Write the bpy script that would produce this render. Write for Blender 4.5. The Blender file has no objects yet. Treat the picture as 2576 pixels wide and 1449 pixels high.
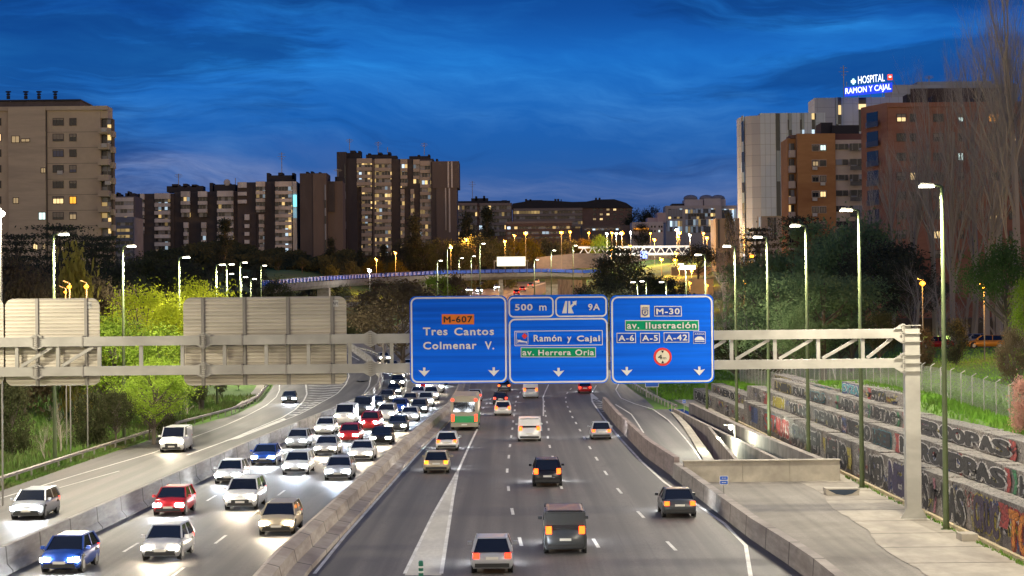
import bpy, math, random
from mathutils import Vector, Matrix
PI = math.pi
S = bpy.context.scene
C = S.collection
R_ = math.radians
# ------------------------------------------------------------------ camera
F = 5009.0                                   # focal length in pixels of a 2576 px wide frame
CAMZ = 11.0
pit, rol = math.atan(60.5 / F), 0.010
fwd = Vector((0, math.cos(pit), math.sin(pit)))
cx_ = Vector((math.cos(rol), 0, -math.sin(rol)))
cy_ = (-fwd).cross(cx_).normalized()
cx_ = cy_.cross(-fwd).normalized()
cam_d = bpy.data.cameras.new('camera'); cam = bpy.data.objects.new('camera', cam_d); C.objects.link(cam)
M_ = Matrix((cx_, cy_, -fwd)).transposed().to_4x4(); M_.translation = Vector((0, 0, CAMZ))
cam.matrix_world = M_
cam_d.sensor_width = 36; cam_d.lens = 36 * F / 2576
cam_d.clip_end = 6000; cam_d.clip_start = 0.5
S.camera = cam
S.view_settings.view_transform = 'Standard'; S.view_settings.look = 'None'
S.view_settings.exposure = 0.7; S.view_settings.gamma = 1.0
S.cycles.max_bounces = 4; S.cycles.diffuse_bounces = 2; S.cycles.glossy_bounces = 2
S.cycles.transmission_bounces = 2; S.cycles.transparent_max_bounces = 6
S.cycles.sample_clamp_indirect = 3.0; S.cycles.sample_clamp_direct = 0
S.cycles.use_denoising = True
# ------------------------------------------------------------------ dusk sky
W = bpy.data.worlds.new('World'); S.world = W; W.use_nodes = True
nt = W.node_tree; nt.nodes.clear(); N = nt.nodes.new; L = nt.links.new
def mth(op, a, b=None, c=None, t=None):
    t = t or nt
    n = t.nodes.new('ShaderNodeMath'); n.operation = op
    for i, v in enumerate((a, b, c)):
        if v is None: continue
        if isinstance(v, (int, float)): n.inputs[i].default_value = v
        else: t.links.new(v, n.inputs[i])
    return n.outputs[0]
def ramp(fac, stops, t=None, interp='LINEAR'):
    t = t or nt
    n = t.nodes.new('ShaderNodeValToRGB'); n.color_ramp.interpolation = interp
    e = n.color_ramp.elements
    while len(e) < len(stops): e.new(0.5)
    for k, (p, c) in enumerate(stops):
        e[k].position = p
        e[k].color = (c, c, c, 1) if isinstance(c, (int, float)) else (*c[:3], 1)
    t.links.new(fac, n.inputs[0]); return n.outputs[0]
def mix(fac, a, b, t=None, mode='MIX'):
    t = t or nt
    n = t.nodes.new('ShaderNodeMix'); n.data_type = 'RGBA'; n.blend_type = mode
    for i, v in ((0, fac), (6, a), (7, b)):
        if isinstance(v, (int, float)): n.inputs[i].default_value = v if i == 0 else (v, v, v, 1)
        elif isinstance(v, tuple): n.inputs[i].default_value = (*v[:3], 1)
        else: t.links.new(v, n.inputs[i])
    return n.outputs[2]
def noise(vec, scale, detail=4, rough=.55, dist=0., t=None):
    t = t or nt
    n = t.nodes.new('ShaderNodeTexNoise'); n.inputs['Scale'].default_value = scale
    n.inputs['Detail'].default_value = detail; n.inputs['Roughness'].default_value = rough
    n.inputs['Distortion'].default_value = dist
    if vec is not None: t.links.new(vec, n.inputs['Vector'])
    return n.outputs['Fac']
def comb(x, y, z, t=None):
    t = t or nt
    n = t.nodes.new('ShaderNodeCombineXYZ')
    for i, v in enumerate((x, y, z)):
        if isinstance(v, (int, float)): n.inputs[i].default_value = v
        else: t.links.new(v, n.inputs[i])
    return n.outputs[0]
tc = N('ShaderNodeTexCoord'); sp = N('ShaderNodeSeparateXYZ'); L(tc.outputs['Generated'], sp.inputs[0])
X, Y_, Z = sp.outputs
el = mth('MAXIMUM', Z, 0.0)
E5 = mth('MULTIPLY', el, 5.0)
grad = ramp(E5, [(0, (.020, .038, .125)), (.10, (.022, .046, .150)), (.22, (.022, .066, .215)), (.36, (.014, .080, .280)), (.52, (.008, .095, .360)), (.64, (.008, .105, .40)), (.74, (.005, .062, .27)), (.86, (.003, .040, .19)), (1, (.003, .034, .16))])
wp = noise(comb(mth('MULTIPLY', X, 4.0), Y_, mth('MULTIPLY', Z, 9.0)), 1.0, 4, .55)
Zw = mth('MULTIPLY_ADD', mth('SUBTRACT', wp, .5), .075, Z)
def cl(sx, sz, off, det, rough, dist): return noise(comb(mth('ADD', mth('MULTIPLY', X, sx), off), mth('MULTIPLY', Y_, 2.0), mth('MULTIPLY_ADD', X, sx * .35, mth('MULTIPLY', Zw, sz))), 1.0, det, rough, dist)
n1 = cl(4.2, 24., 1.7, 8, .60, .35); n2 = cl(9., 85., 7.3, 9, .66, .5); n3 = cl(3.3, 26., 4.4, 8, .62, .3); n4 = cl(26., 150., 2.2, 7, .72, .2)
light = ramp(n1, [(.43, 0.0), (.60, 1.0)]); dark = ramp(n3, [(.47, 0.0), (.56, 1.0)])
fine = ramp(mth('MULTIPLY_ADD', n4, .35, mth('MULTIPLY', n2, .65)), [(.40, 0.0), (.62, 1.0)])
litc = ramp(E5, [(0, (.06, .085, .19)), (.22, (.13, .17, .33)), (.42, (.050, .17, .43)), (.62, (.018, .19, .56)), (1, (.008, .10, .36))])
c1 = mix(mth('MULTIPLY', light, mth('MULTIPLY_ADD', fine, .60, .30)), grad, litc)
low = ramp(E5, [(.15, 1.0), (.48, 0.0)])
leftw = ramp(mth('ADD', X, .5), [(.20, 1.0), (.70, 0.10)])
band = mth('MULTIPLY', ramp(mth('MULTIPLY', Zw, 5.0), [(.24, 0.0), (.30, .55), (.345, 1.0), (.385, .2), (.44, 0.0)]), mth('MULTIPLY', leftw, mth('MULTIPLY_ADD', fine, .75, .25)))
c2 = mix(mth('MULTIPLY', band, .85), c1, (.22, .26, .42))
c3 = mix(mth('MULTIPLY', dark, mth('MULTIPLY_ADD', low, .14, .64)), c2, mix(low, (.003, .033, .155), (.019, .042, .145)))
lb = ramp(mth('MULTIPLY', Zw, 5.0), [(.16, 0.), (.21, 1.), (.27, 1.), (.292, 0.)]); c3 = mix(mth('MULTIPLY', lb, mth('MULTIPLY_ADD', fine, -.25, .8)), c3, (.020, .046, .150))
# warm glow added low behind the viewer to light the fronts facing it
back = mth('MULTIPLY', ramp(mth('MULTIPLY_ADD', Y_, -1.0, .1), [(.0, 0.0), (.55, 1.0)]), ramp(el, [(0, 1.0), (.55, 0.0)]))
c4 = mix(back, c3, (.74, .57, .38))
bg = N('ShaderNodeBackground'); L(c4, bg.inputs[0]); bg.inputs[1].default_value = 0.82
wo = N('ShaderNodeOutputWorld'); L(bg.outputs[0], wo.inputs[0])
# ------------------------------------------------------------------ pixel rays and ground
def ray(u, v):
    return (cx_ * ((u - 1288) / F) + cy_ * ((724.5 - v) / F) + fwd)
def at(u, v, D):
    d = ray(u, v); return Vector((0, 0, CAMZ)) + d * (D / d.y)
def _sl(Y):
    if Y < 230: return 0.
    if Y < 330: return .055 * (Y - 230) / 100
    if Y < 700: return .055
    if Y < 800: return .055 - .035 * (Y - 700) / 100
    return .02 if Y < 1000 else 0.
ZT = [0.]
for k in range(1, 700): ZT.append(ZT[-1] + 5 * _sl(5 * k - 2.5))
def zg(Y):
    if Y <= 0: return 0.
    k = min(int(Y / 5), 698); t = Y / 5 - k
    return ZT[k] * (1 - t) + ZT[k + 1] * t
def sm(t):
    t = max(0., min(1., t)); return t * t * (3 - 2 * t)
def lerp_tab(tab, y):
    if y <= tab[0][0]: return tab[0][1]
    for (a, b), (c, d) in zip(tab, tab[1:]):
        if y <= c: return b + (d - b) * (y - a) / (c - a)
    return tab[-1][1]
RT = [(80, 4.45), (100, 4.6), (128, 5.3), (152, 5.2), (185, 4.0), (205, 2.6), (240, 2.1), (262, 1.2), (300, 1.6), (500, 3)]
def zt(x, Y):
    z = zg(Y)
    if x < -36: z += 6.5 * sm((-36 - x) / 34)
    if x > 22.5:
        t = lerp_tab(RT, Y); z += t * min(1, (x - 22.5) / 3.0)
        if x > 27: z += (6.3 - t) * sm((x - 27) / 26)
    return z
def G(u, v, dz=0.):
    d = ray(u, v); d = d / d.y
    lo, hi = 40., 1300.
    f = lambda Y: CAMZ + d.z * Y - zg(Y) - dz
    Yp = lo
    while Yp < hi and f(Yp) > 0: Yp += 4
    a, b = Yp - 4, Yp
    for _ in range(22):
        m = (a + b) / 2
        if f(m) > 0: a = m
        else: b = m
    return Vector((d.x * a, a, zg(a) + dz))
# ------------------------------------------------------------------ mesh helpers
class MB:
    def __init__(s): s.v = []; s.f = []
    def add(s, vs, fs):
        o = len(s.v); s.v += [tuple(p) for p in vs]; s.f += [tuple(i + o for i in f) for f in fs]; return s
    def box(s, x0, x1, y0, y1, z0, z1):
        return s.add([(x0,y0,z0),(x1,y0,z0),(x1,y1,z0),(x0,y1,z0),(x0,y0,z1),(x1,y0,z1),(x1,y1,z1),(x0,y1,z1)],
                     [(3,2,1,0),(4,5,6,7),(0,1,5,4),(1,2,6,5),(2,3,7,6),(3,0,4,7)])
    def bar(s, p, q, w, h, up=(0,0,1)):
        p, q = Vector(p), Vector(q); d = (q - p).normalized(); up = Vector(up)
        a = d.cross(up)
        if a.length < 1e-4: a = d.cross(Vector((0, 1, 0)))
        a.normalize(); b = a.cross(d).normalized()
        vs = [c + a * (i * w / 2) + b * (j * h / 2) for c in (p, q) for i, j in ((-1,-1),(1,-1),(1,1),(-1,1))]
        return s.add(vs, [(0,1,2,3),(7,6,5,4),(0,4,5,1),(1,5,6,2),(2,6,7,3),(3,7,4,0)])
    def tube(s, pts, rs, n=6, cap=True):
        pts = [Vector(p) for p in pts]
        if not isinstance(rs, (list, tuple)): rs = [rs] * len(pts)
        vs, fs = [], []
        for i, p in enumerate(pts):
            d = (pts[min(i + 1, len(pts) - 1)] - pts[max(i - 1, 0)]).normalized()
            a = d.cross(Vector((0, 0, 1)))
            if a.length < .05: a = d.cross(Vector((0, 1, 0)))
            a.normalize(); b = d.cross(a)
            for k in range(n):
                t = 2 * PI * k / n; vs.append(p + (a * math.cos(t) + b * math.sin(t)) * rs[i])
        for i in range(len(pts) - 1):
            for k in range(n):
                k2 = (k + 1) % n; fs.append((i*n+k, i*n+k2, (i+1)*n+k2, (i+1)*n+k))
        if cap: fs += [tuple(range(n))[::-1], tuple((len(pts)-1)*n + k for k in range(n))]
        return s.add(vs, fs)
    def prism(s, poly, off):          # poly: 3d points, extruded by vector off
        n = len(poly); off = Vector(off)
        vs = [Vector(p) for p in poly] + [Vector(p) + off for p in poly]
        return s.add(vs, [tuple(range(n))[::-1], tuple(range(n, 2*n))] + [(i, (i+1) % n, n + (i+1) % n, n + i) for i in range(n)])
    def quad(s, a, b, c, d): return s.add([a, b, c, d], [(0, 1, 2, 3)])
    def ball(s, c, r, n=8, m=5, sq=(1,1,1)):
        vs = [(c[0], c[1], c[2] - r*sq[2])]
        for j in range(1, m):
            ph = -PI/2 + PI*j/m
            for k in range(n):
                t = 2*PI*k/n; vs.append((c[0]+r*sq[0]*math.cos(ph)*math.cos(t), c[1]+r*sq[1]*math.cos(ph)*math.sin(t), c[2]+r*sq[2]*math.sin(ph)))
        vs.append((c[0], c[1], c[2] + r*sq[2]))
        fs = [(0, 1 + (k+1) % n, 1 + k) for k in range(n)]
        for j in range(m - 2):
            for k in range(n):
                a = 1 + j*n; k2 = (k+1) % n; fs.append((a+k, a+k2, a+n+k2, a+n+k))
        a = 1 + (m-2)*n; fs += [(a+k, a+(k+1) % n, len(vs)-1) for k in range(n)]
        return s.add(vs, fs)
def mesh(name, mb, mat, smooth=False):
    me = bpy.data.meshes.new(name); me.from_pydata(mb.v, [], mb.f)
    if mat: me.materials.append(mat)
    me.update()
    if smooth: me.polygons.foreach_set('use_smooth', [True] * len(me.polygons))
    return me
def obj(name, me, mat=None, parent=None, label=None, cat=None, group=None, kind=None, smooth=False, world=False):
    if isinstance(me, MB): me = mesh(name, me, mat, smooth)
    o = bpy.data.objects.new(name, me); C.objects.link(o)
    if parent is not None:
        o.parent = parent
        if world: o.location = -parent.location
    tag(o, label, cat, group, kind); return o
def tag(o, label=None, cat=None, group=None, kind=None):
    if label: o['label'] = label
    if cat: o['category'] = cat
    if group: o['group'] = group
    if kind: o['kind'] = kind
    return o
def thing(name, label, cat, loc=(0,0,0), group=None, rz=0):
    o = bpy.data.objects.new(name, None); C.objects.link(o); o.location = loc; o.rotation_euler.z = rz
    o.empty_display_size = .3
    return tag(o, label, cat, group)
def dup(o, parent=None):
    c = o.copy(); C.objects.link(c); c.parent = parent
    for ch in o.children: dup(ch, c)
    return c
def struct(name, mb, mat, smooth=False): return obj(name, mb, mat, kind='structure', smooth=smooth)
ORD = ['first','second','third','fourth','fifth','sixth','seventh','eighth','ninth','tenth','eleventh','twelfth','thirteenth',
       'fourteenth','fifteenth','sixteenth','seventeenth','eighteenth','nineteenth','twentieth']
# ------------------------------------------------------------------ materials
def mat(name, col=(.5,.5,.5), rough=.7, metal=0., emis=None, es=0., spec=.5):
    m = bpy.data.materials.new(name); m.use_nodes = True
    b = m.node_tree.nodes['Principled BSDF']
    b.inputs['Base Color'].default_value = (*col, 1); b.inputs['Roughness'].default_value = rough
    b.inputs['Metallic'].default_value = metal; b.inputs['Specular IOR Level'].default_value = spec
    if emis: b.inputs['Emission Color'].default_value = (*emis, 1); b.inputs['Emission Strength'].default_value = es
    return m
def nodes(m):
    t = m.node_tree; b = t.nodes['Principled BSDF']; g = t.nodes.new('ShaderNodeTexCoord'); return t, b, g
def scaled(t, vec, s):
    n = t.nodes.new('ShaderNodeMapping'); n.inputs['Scale'].default_value = s; t.links.new(vec, n.inputs[0]); return n.outputs[0]
def noisy(name, c1, c2, scale=3., rough=.8, stretch=(1,1,1), c3=None, s2=.15, bump=0., detail=5, metal=0.):
    """two scales of noise between three tones"""
    m = mat(name, c1, rough, metal); t, b, g = nodes(m)
    v = scaled(t, g.outputs['Object'], stretch)
    f1 = noise(v, scale, detail, .6, 0, t)
    col = mix(ramp(f1, [(.34, 0.), (.66, 1.)], t), c1, c2, t)
    if c3:
        f2 = noise(v, s2, 4, .6, .3, t); col = mix(ramp(f2, [(.42, 0.), (.68, 1.)], t), col, c3, t)
    t.links.new(col, b.inputs['Base Color'])
    if bump:
        bn = t.nodes.new('ShaderNodeBump'); bn.inputs['Strength'].default_value = bump; bn.inputs['Distance'].default_value = .05
        t.links.new(f1, bn.inputs['Height']); t.links.new(bn.outputs[0], b.inputs['Normal'])
    return m
asph = noisy('asphalt', (.105,.094,.084), (.150,.135,.120), 14., .62, (1,.25,1), (.080,.072,.065), .11, .15)
asph_l = noisy('old_asphalt', (.235,.21,.175), (.31,.28,.235), 9., .85, (1,1,1), (.19,.17,.14), .16, .2)
def worn(m, k):
    """wheel tracks, stains and fine cracks that belong to the surface"""
    t, b, g = nodes(m); src = b.inputs['Base Color'].links[0].from_socket; v = g.outputs['Object']
    tr = noise(scaled(t, v, (1.15, .012, 1)), 1.0, 3, .5, 0, t); c = mix(ramp(tr, [(.40, 0.), (.62, k)], t), src, (.052, .047, .043), t)
    pt = noise(scaled(t, v, (.35, .10, 1)), 1.0, 5, .6, .2, t); c = mix(ramp(pt, [(.60, 0.), (.66, k * .55)], t), c, (.055, .05, .046), t)
    cr = noise(scaled(t, v, (.5, .5, 1)), .55, 6, .62, .6, t); d = mth('ABSOLUTE', mth('SUBTRACT', cr, .5, None, t), None, None, t)
    c = mix(ramp(d, [(.0, k), (.0035, 0.)], t), c, (.035, .03, .027), t)
    sk = noise(scaled(t, v, (5., .05, 1)), 1.0, 2, .5, 0, t); c = mix(ramp(sk, [(.66, 0.), (.72, k * .5)], t), c, (.04, .037, .035), t)
    t.links.new(c, b.inputs['Base Color'])
worn(asph, .75); worn(asph_l, .28)
asph_far = noisy('far_asphalt', (.10,.09,.085), (.13,.12,.11), 3., .6)
paint = noisy('road_paint', (.62,.60,.55), (.80,.78,.72), 5., .6, (1,1,1), (.48,.46,.42), .6)
conc = noisy('concrete', (.40,.36,.29), (.52,.47,.38), 2.2, .85, (1,1,3), (.30,.26,.21), .5, .15)
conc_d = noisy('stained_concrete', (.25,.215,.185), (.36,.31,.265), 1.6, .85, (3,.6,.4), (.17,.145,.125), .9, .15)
conc_p = noisy('pale_concrete', (.42,.375,.30), (.52,.465,.37), 1.6, .85, (1,1,1), (.31,.275,.22), .45, .15)
grass = noisy('grass', (.075,.165,.015), (.14,.27,.03), 2.6, .9, (1,1,1), (.085,.13,.03), .09, .6)
grass_d = noisy('verge_grass', (.04,.09,.012), (.095,.165,.025), 6., .9, (1,1,1), (.10,.11,.04), .4, .6)
galv = noisy('galvanised_steel', (.40,.385,.34), (.50,.48,.425), 1.4, .5, (.5,1,.8), (.31,.295,.26), .5, metal=.25)
galv_d = mat('steel_mounting', (.30,.28,.25), .5, .5)
# ------------------------------------------------------------------ terrain
def xL(Y): return lerp_tab([(60, 11.9), (82, 11.9), (96, 11.3), (131, 10.4), (149, 9.75), (190, 9.6), (216, 9.9), (240, 10.6)], Y)
def xR(Y): return lerp_tab([(60, 20.9), (127, 20.5), (164, 19.7), (215, 19.1), (240, 18.6)], Y)
YS = sorted(set([-60, -20, 20, 40] + list(range(50, 700, 10)) + list(range(700, 1400, 50)) + [128, 222, 1600, 2000, 2600, 3500]))
cols = [-2500, -1200, -600, -300, -180, -130, -100, -85, -75, -68, -62, -56, -50, -45, -41, -38, -36, -30, -20, -10, 0, 5, 'L', 'R', 22.5, 25.5, 27, 30, 34, 38, 43, 48, 53, 60, 80, 120, 200, 350, 700, 1300, 2500]
g = MB()
nc = len(cols)
for Y in YS:
    for c in cols:
        x = xL(Y) if c == 'L' else xR(Y) if c == 'R' else c
        g.v.append((x, Y, zt(x, Y)))
iL = cols.index('L')
for j in range(len(YS) - 1):
    for i in range(nc - 1):
        if i == iL and YS[j] >= 128 and YS[j + 1] <= 222: continue
        a = j * nc + i; g.f.append((a, a + 1, a + nc + 1, a + nc))
ground = struct('ground', g, grass, True)
def resample(pts, step=10.):
    """world polyline -> x(Y) table"""
    return sorted((p.y, p.x) for p in pts)
def strip(a, b, dz, m, name, kind='structure', zf=None, nx=1):
    ta, tb = resample(a), resample(b)
    y0 = max(ta[0][0], tb[0][0]); y1 = min(ta[-1][0], tb[-1][0])
    ys = sorted(set([y0, y1] + ([p.y for p in a if y0 < p.y < y1] if len(a) > 40 else []) + [y for y in range(int(y0 // 5 + 1) * 5, int(y1) + 1, 5) if y0 < y < y1]))
    mb = MB()
    for y in ys:
        xa, xb = lerp_tab(ta, y), lerp_tab(tb, y)
        for k in range(nx + 1):
            x = xa + (xb - xa) * k / nx
            mb.v.append((x, y, (zf(y) if zf else zg(y)) + dz))
    w = nx + 1
    for j in range(len(ys) - 1):
        for k in range(nx): a_ = j * w + k; mb.f.append((a_, a_ + 1, a_ + w + 1, a_ + w))
    return obj(name, mb, m, kind=kind)
def V(x, y): return Vector((x, y, 0))
P = lambda *uv: [G(u, v) for u, v in uv]
# left edge of the asphalt (foot of the guardrail) and right edge
edgeL = [V(-32.0, 45), V(-32.6, 90), V(-32.4, 150), V(-32, 190), V(-30.6, 220), V(-31.5, 250), V(-34.2, 284), V(-38, 320), V(-40, 345)]
edgeR = [V(12.6, 45), V(12.5, 82), V(11.8, 96), V(11.0, 131), V(10.4, 149), V(10.2, 190), V(10.5, 216), V(11, 224)]
strip(edgeL, [V(12.6, 45), V(12.5, 82), V(11.8, 96), V(11, 131), V(10.4, 149), V(10.2, 190), V(10.5, 216), V(15.9, 222), V(16.3, 245), V(15.6, 285), V(17, 345)], .02, asph, 'motorway')
# beyond the sign: the two carriageways climbing uphill
farL = P((1060, 800), (1098, 765), (1134, 745), (1192, 717), (1215, 704)); farR = P((1350, 800), (1350, 765), (1356, 745), (1384, 727), (1420, 708))
strip([V(-40, 345)] + farL, [V(17, 345)] + farR, .02, asph_far, 'uphill_motorway')
strip(P((1252, 765), (1262, 745), (1330, 722), (1378, 709)), P((1266, 765), (1278, 745), (1344, 722), (1390, 709)), .12, conc, 'median_strip')
strip(P((1372, 765), (1389, 745), (1452, 716), (1470, 706)), P((1408, 765), (1422, 745), (1482, 716), (1500, 706)), .03, conc_p, 'slip_road')
def jm(name, a, b, c):
    m = noisy(name, a, b, 2.2, .85, (.4,.5,3.0) if 'verge' not in name else (.8,.35,1), c, .5, .15); t, bs, g = nodes(m)
    br = t.nodes.new('ShaderNodeTexWave'); br.wave_type = 'BANDS'; br.bands_direction = 'Y'; br.inputs['Scale'].default_value = .055
    t.links.new(g.outputs['Object'], br.inputs[0]); src = bs.inputs['Base Color'].links[0].from_socket
    t.links.new(mix(ramp(br.outputs['Fac'], [(.0, 1.), (.004, 0.)], t), src, (.06,.05,.04), t), bs.inputs['Base Color']); return m
# tunnel cover (old asphalt yard), concrete verge beside it
yard = strip([V(xL(y) + .4, y) for y in (45, 60, 82, 96, 110, 127.5)], [V(18.2, 45), V(17.9, 80), V(18.3, 96), V(19.0, 110), V(19.3, 127.5)], .02, asph_l, 'tunnel_cover_yard')
rj = random.Random(3)
strip([V(lerp_tab([(45,17.0),(80,16.7),(96,17.1),(110,17.8),(127.5,18.2)], y) + rj.uniform(-.10,.10) + .22*math.sin(y*.33), y) for y in [45 + 1.5*k for k in range(55)]] + [V(20.9, 128.5), V(20.4, 164), V(19.9, 215), V(19.6, 243)],
      [V(22.6, 45), V(22.6, 243)], .045, jm('verge_concrete', (.36,.32,.255), (.45,.40,.32), (.25,.22,.18)), 'concrete_verge', nx=2)
# ramp descending to the tunnel
def zr(Y): return 0. if Y > 222 else -1.0 * sm((222 - Y) / 150) * 2.0
strip([V(xL(y) - .1, y) for y in (128, 150, 190, 222)], [V(15.2, 128), V(15.6, 150), V(17.3, 200), V(17.2, 222)], -.0, asph, 'exit_ramp', zf=zr)
strip([V(13.9, 128), V(14.6, 150), V(16.2, 190), V(16.9, 214)], [V(14.75, 128), V(15.4, 150), V(16.9, 190), V(17.4, 214)], .14, conc_p, 'ramp_kerb', zf=zr)
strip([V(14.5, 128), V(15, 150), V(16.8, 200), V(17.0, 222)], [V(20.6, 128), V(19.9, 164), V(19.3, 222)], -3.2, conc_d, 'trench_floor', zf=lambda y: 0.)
# ------------------------------------------------------------------ painted markings
def ribbon(pts, w, dz=.035, mb=None, zf=None, dens=True):
    mb = mb or MB(); n = len(pts)
    q = []
    for i in range(n - 1):
        a, b = pts[i], pts[i + 1]; m = max(1, int(abs(b.y - a.y) / 5)) if dens else 1
        q += [a.lerp(b, k / m) for k in range(m)]
    q.append(pts[-1]); n = len(q); o = len(mb.v)
    for i, p in enumerate(q):
        d = (q[min(i+1, n-1)] - q[max(i-1, 0)]); d.z = 0; d.normalize(); s = Vector((d.y, -d.x, 0)) * (w / 2)
        for t in (-1, 1):
            c = p + s * t; mb.v.append((c.x, c.y, (zf or zg)(c.y) + dz))
    for i in range(n - 1): mb.f.append((o+2*i, o+2*i+1, o+2*i+3, o+2*i+2))
    return mb
def line(uvs, w, name='edge_line', near=None, dz=.035, m=None):
    pts = P(*uvs)
    if near: pts = near + pts
    return struct(name, ribbon(pts, w, dz), m or paint)
line([(1118,1075),(1060,1134),(965,1240),(870,1347),(791,1445)], .16)
# painted gore with its two edge lines
gm = MB(); ap = G(1150, 1185)
def poly(mb, pts, dz):
    o = len(mb.v)
    for p in pts: mb.v.append((p.x, p.y, zg(p.y) + dz))
    mb.f.append(tuple(range(o, o + len(pts))))
poly(gm, P((1018,1449),(1110,1449),(1152,1188),(1146,1188)), .03)
gpaint = noisy('worn_gore_paint', (.50,.47,.41), (.60,.57,.50), 6., .7, (1,.3,1), (.40,.375,.33), .4)
struct('gore_marking', gm, gpaint)
line([(1205,1071),(1178,1128),(1152,1186),(1140,1250),(1110,1445)], .17, dz=.037)
line([(1149,1190),(1090,1295),(1018,1445)], .15, dz=.037)
line([(1876,1374),(1822,1318),(1671,1214),(1611,1159),(1552,1095),(1512,1043),(1490,1011),(1487,991),(1500,970)], .18, near=[V(9.3, 78)])
line([(1358,1047),(1362,1085)][::-1] + [(1376,1085)][:0] + [(1367,1047),(1367,1012),(1366,1000),(1372,985),(1380,968)], .15)
dashes = [[(1309,1364),(1289,1288),(1279,1230),(1276,1185),(1280,1150),(1283,1122),(1286,1099),(1289,1079),(1291,1061),(1293,1046),(1295,1033),(1296,1021),(1298,1011),(1303,999),(1309,988),(1315,978)],
 [(1499,1368),(1452,1291),(1391+20,1225),(1391,1152),(1383,1124),(1378,1101),(1380,1081),(1376,1063),(1373,1047),(1371,1035),(1369,1022),(1369,1011)],
 [(1689,1375),(1612,1296),(1558,1236),(1524,1191),(1501,1155),(1484,1127),(1470,1103),(1459,1083),(1449,1065),(1440,1050),(1434,1036),(1428,1024),(1424,1012),(1423,1001),(1427,989),(1436,979)],
 [(1270,1003),(1257,990),(1247,978),(1180,1043+0),(1214,1020)][:0] + [(1208,1040),(1216,1027),(1224,1016),(1234,1004),(1245,993),(1256,983),(1264,974)]]
def dash_obj(c, d, ln, w):
    return ribbon([c - d * ln / 2, c + d * ln / 2], w, 0, MB(), zf=lambda y: 0., dens=False)
def lane_dashes(pts, ln, w, gname):
    for i, p in enumerate(pts):
        d = (pts[min(i+1, len(pts)-1)] - pts[max(i-1, 0)]); d.z = 0; d.normalize()
        mb = MB(); ribbon([p - d * ln / 2, p + d * ln / 2], w, .036, mb, dens=False)
        struct('lane_dash', mb, paint)
for ds in dashes: lane_dashes(P(*ds), 3.6, .17, '')
for xs, y0, y1 in (((-18.2, -18.0), 82, 200), ((-14.4, -14.0), 85, 235), ((-10.6, -10.2), 90, 90)):
    y = y0
    pts = []
    while y < y1: pts.append(Vector((xs[0] + (xs[1] - xs[0]) * (y - y0) / max(1, y1 - y0), y, 0))); y += 12.5
    if pts: lane_dashes(pts, 3.6, .15, '')
# left collector road
line([(0,1255),(190,1197),(385,1140),(480,1103),(564,1072),(620,1047),(670,1020),(695,999),(703,982),(703,965),(700,950)], .16, near=[V(-28.3,100)][:0])
line([(470,1146),(578,1107),(640,1080),(710,1051),(741,1032),(764,1009),(772,992),(769,965),(760,950)], .2)
line([(870,930),(874,930),(878,947),(870,967),(849,990),(808,1013),(755,1042),(700,1064)][1:], .16)
line([(932,938),(932,955),(928,972),(916,990)], .16)
line([(966,959),(955,928)], .16); line([(1007,928),(1024,959),(1019,990),(1005,1010)], .16)
line([(882,876),(930,888),(982,907)], .2); line([(874,890),(904,907)], .2)
line([(0,1290),(150,1228),(300,1186),(420,1150)][1:3], .12)
wd = MB(); poly(wd, P((560,1112),(640,1082),(714,1053),(722,1056),(600,1104)), .038); struct('gore_wedge', wd, paint)
ha = [(714,1053),(741,1034),(764,1011),(773,994),(770,968),(764,950)]; hb = [(730,1054),(755,1042),(808,1013),(849,990),(870,967),(876,947)]
A, B = P(*ha), P(*hb); tA, tB = resample(A), resample(B)
y = 216.
while y < 300:
    m_ = MB(); xa, xb = lerp_tab(tA, y), lerp_tab(tB, y + 2)
    ribbon([V(xa + .2, y + 1.5), V((xa + xb) / 2, y), V(xb - .2, y + 2.5)], .7, .038, m_, dens=False); struct('hatch_stripe', m_, paint); y += 5.5
# right ramp markings
rm = [(1557,965),(1549,981),(1562,1002),(1598,1017),(1642,1030),(1679,1056)]
line(rm, .15, dz=.045)
def GR(u, v):
    d = ray(u, v); d = d / d.y; Y = 100.
    while CAMZ + d.z * Y > zr(Y) and Y < 400: Y += .25
    return Vector((d.x * Y, Y, zr(Y)))
struct('edge_line', ribbon([GR(*p) for p in ((1679,1056),(1700,1077),(1723,1103),(1748,1135),(1767,1164),(1790,1195))], .15, .03, zf=zr), paint)
struct('edge_line', ribbon([GR(*p) for p in ((1548,1018),(1588,1043),(1606,1069),(1619,1090))], .15, .03, zf=zr), paint)
line([(1490,1011),(1500,1005),(1528,1020)], .15, dz=.04)
wq = MB(); poly(wq, P((1489,990),(1489,1004),(1506,1004)), .038); struct('gore_wedge', wq, paint)
for k in range(6):
    a = G(1497 + k * 3.5, 1010 + k * 5); b = G(1516 + k * 1.2, 1011 + k * 5); m_ = MB(); ribbon([a, b], .45, .038, m_, dens=False); struct('hatch_stripe', m_, paint)
struct('manhole_cover', MB().add([(G(911,957).x + .9*math.cos(t*PI/8), G(911,957).y + 4*math.sin(t*PI/8), zg(G(911,957).y)+.045) for t in range(16)], [tuple(range(16))]), mat('iron', (.05,.05,.05), .6))
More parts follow.
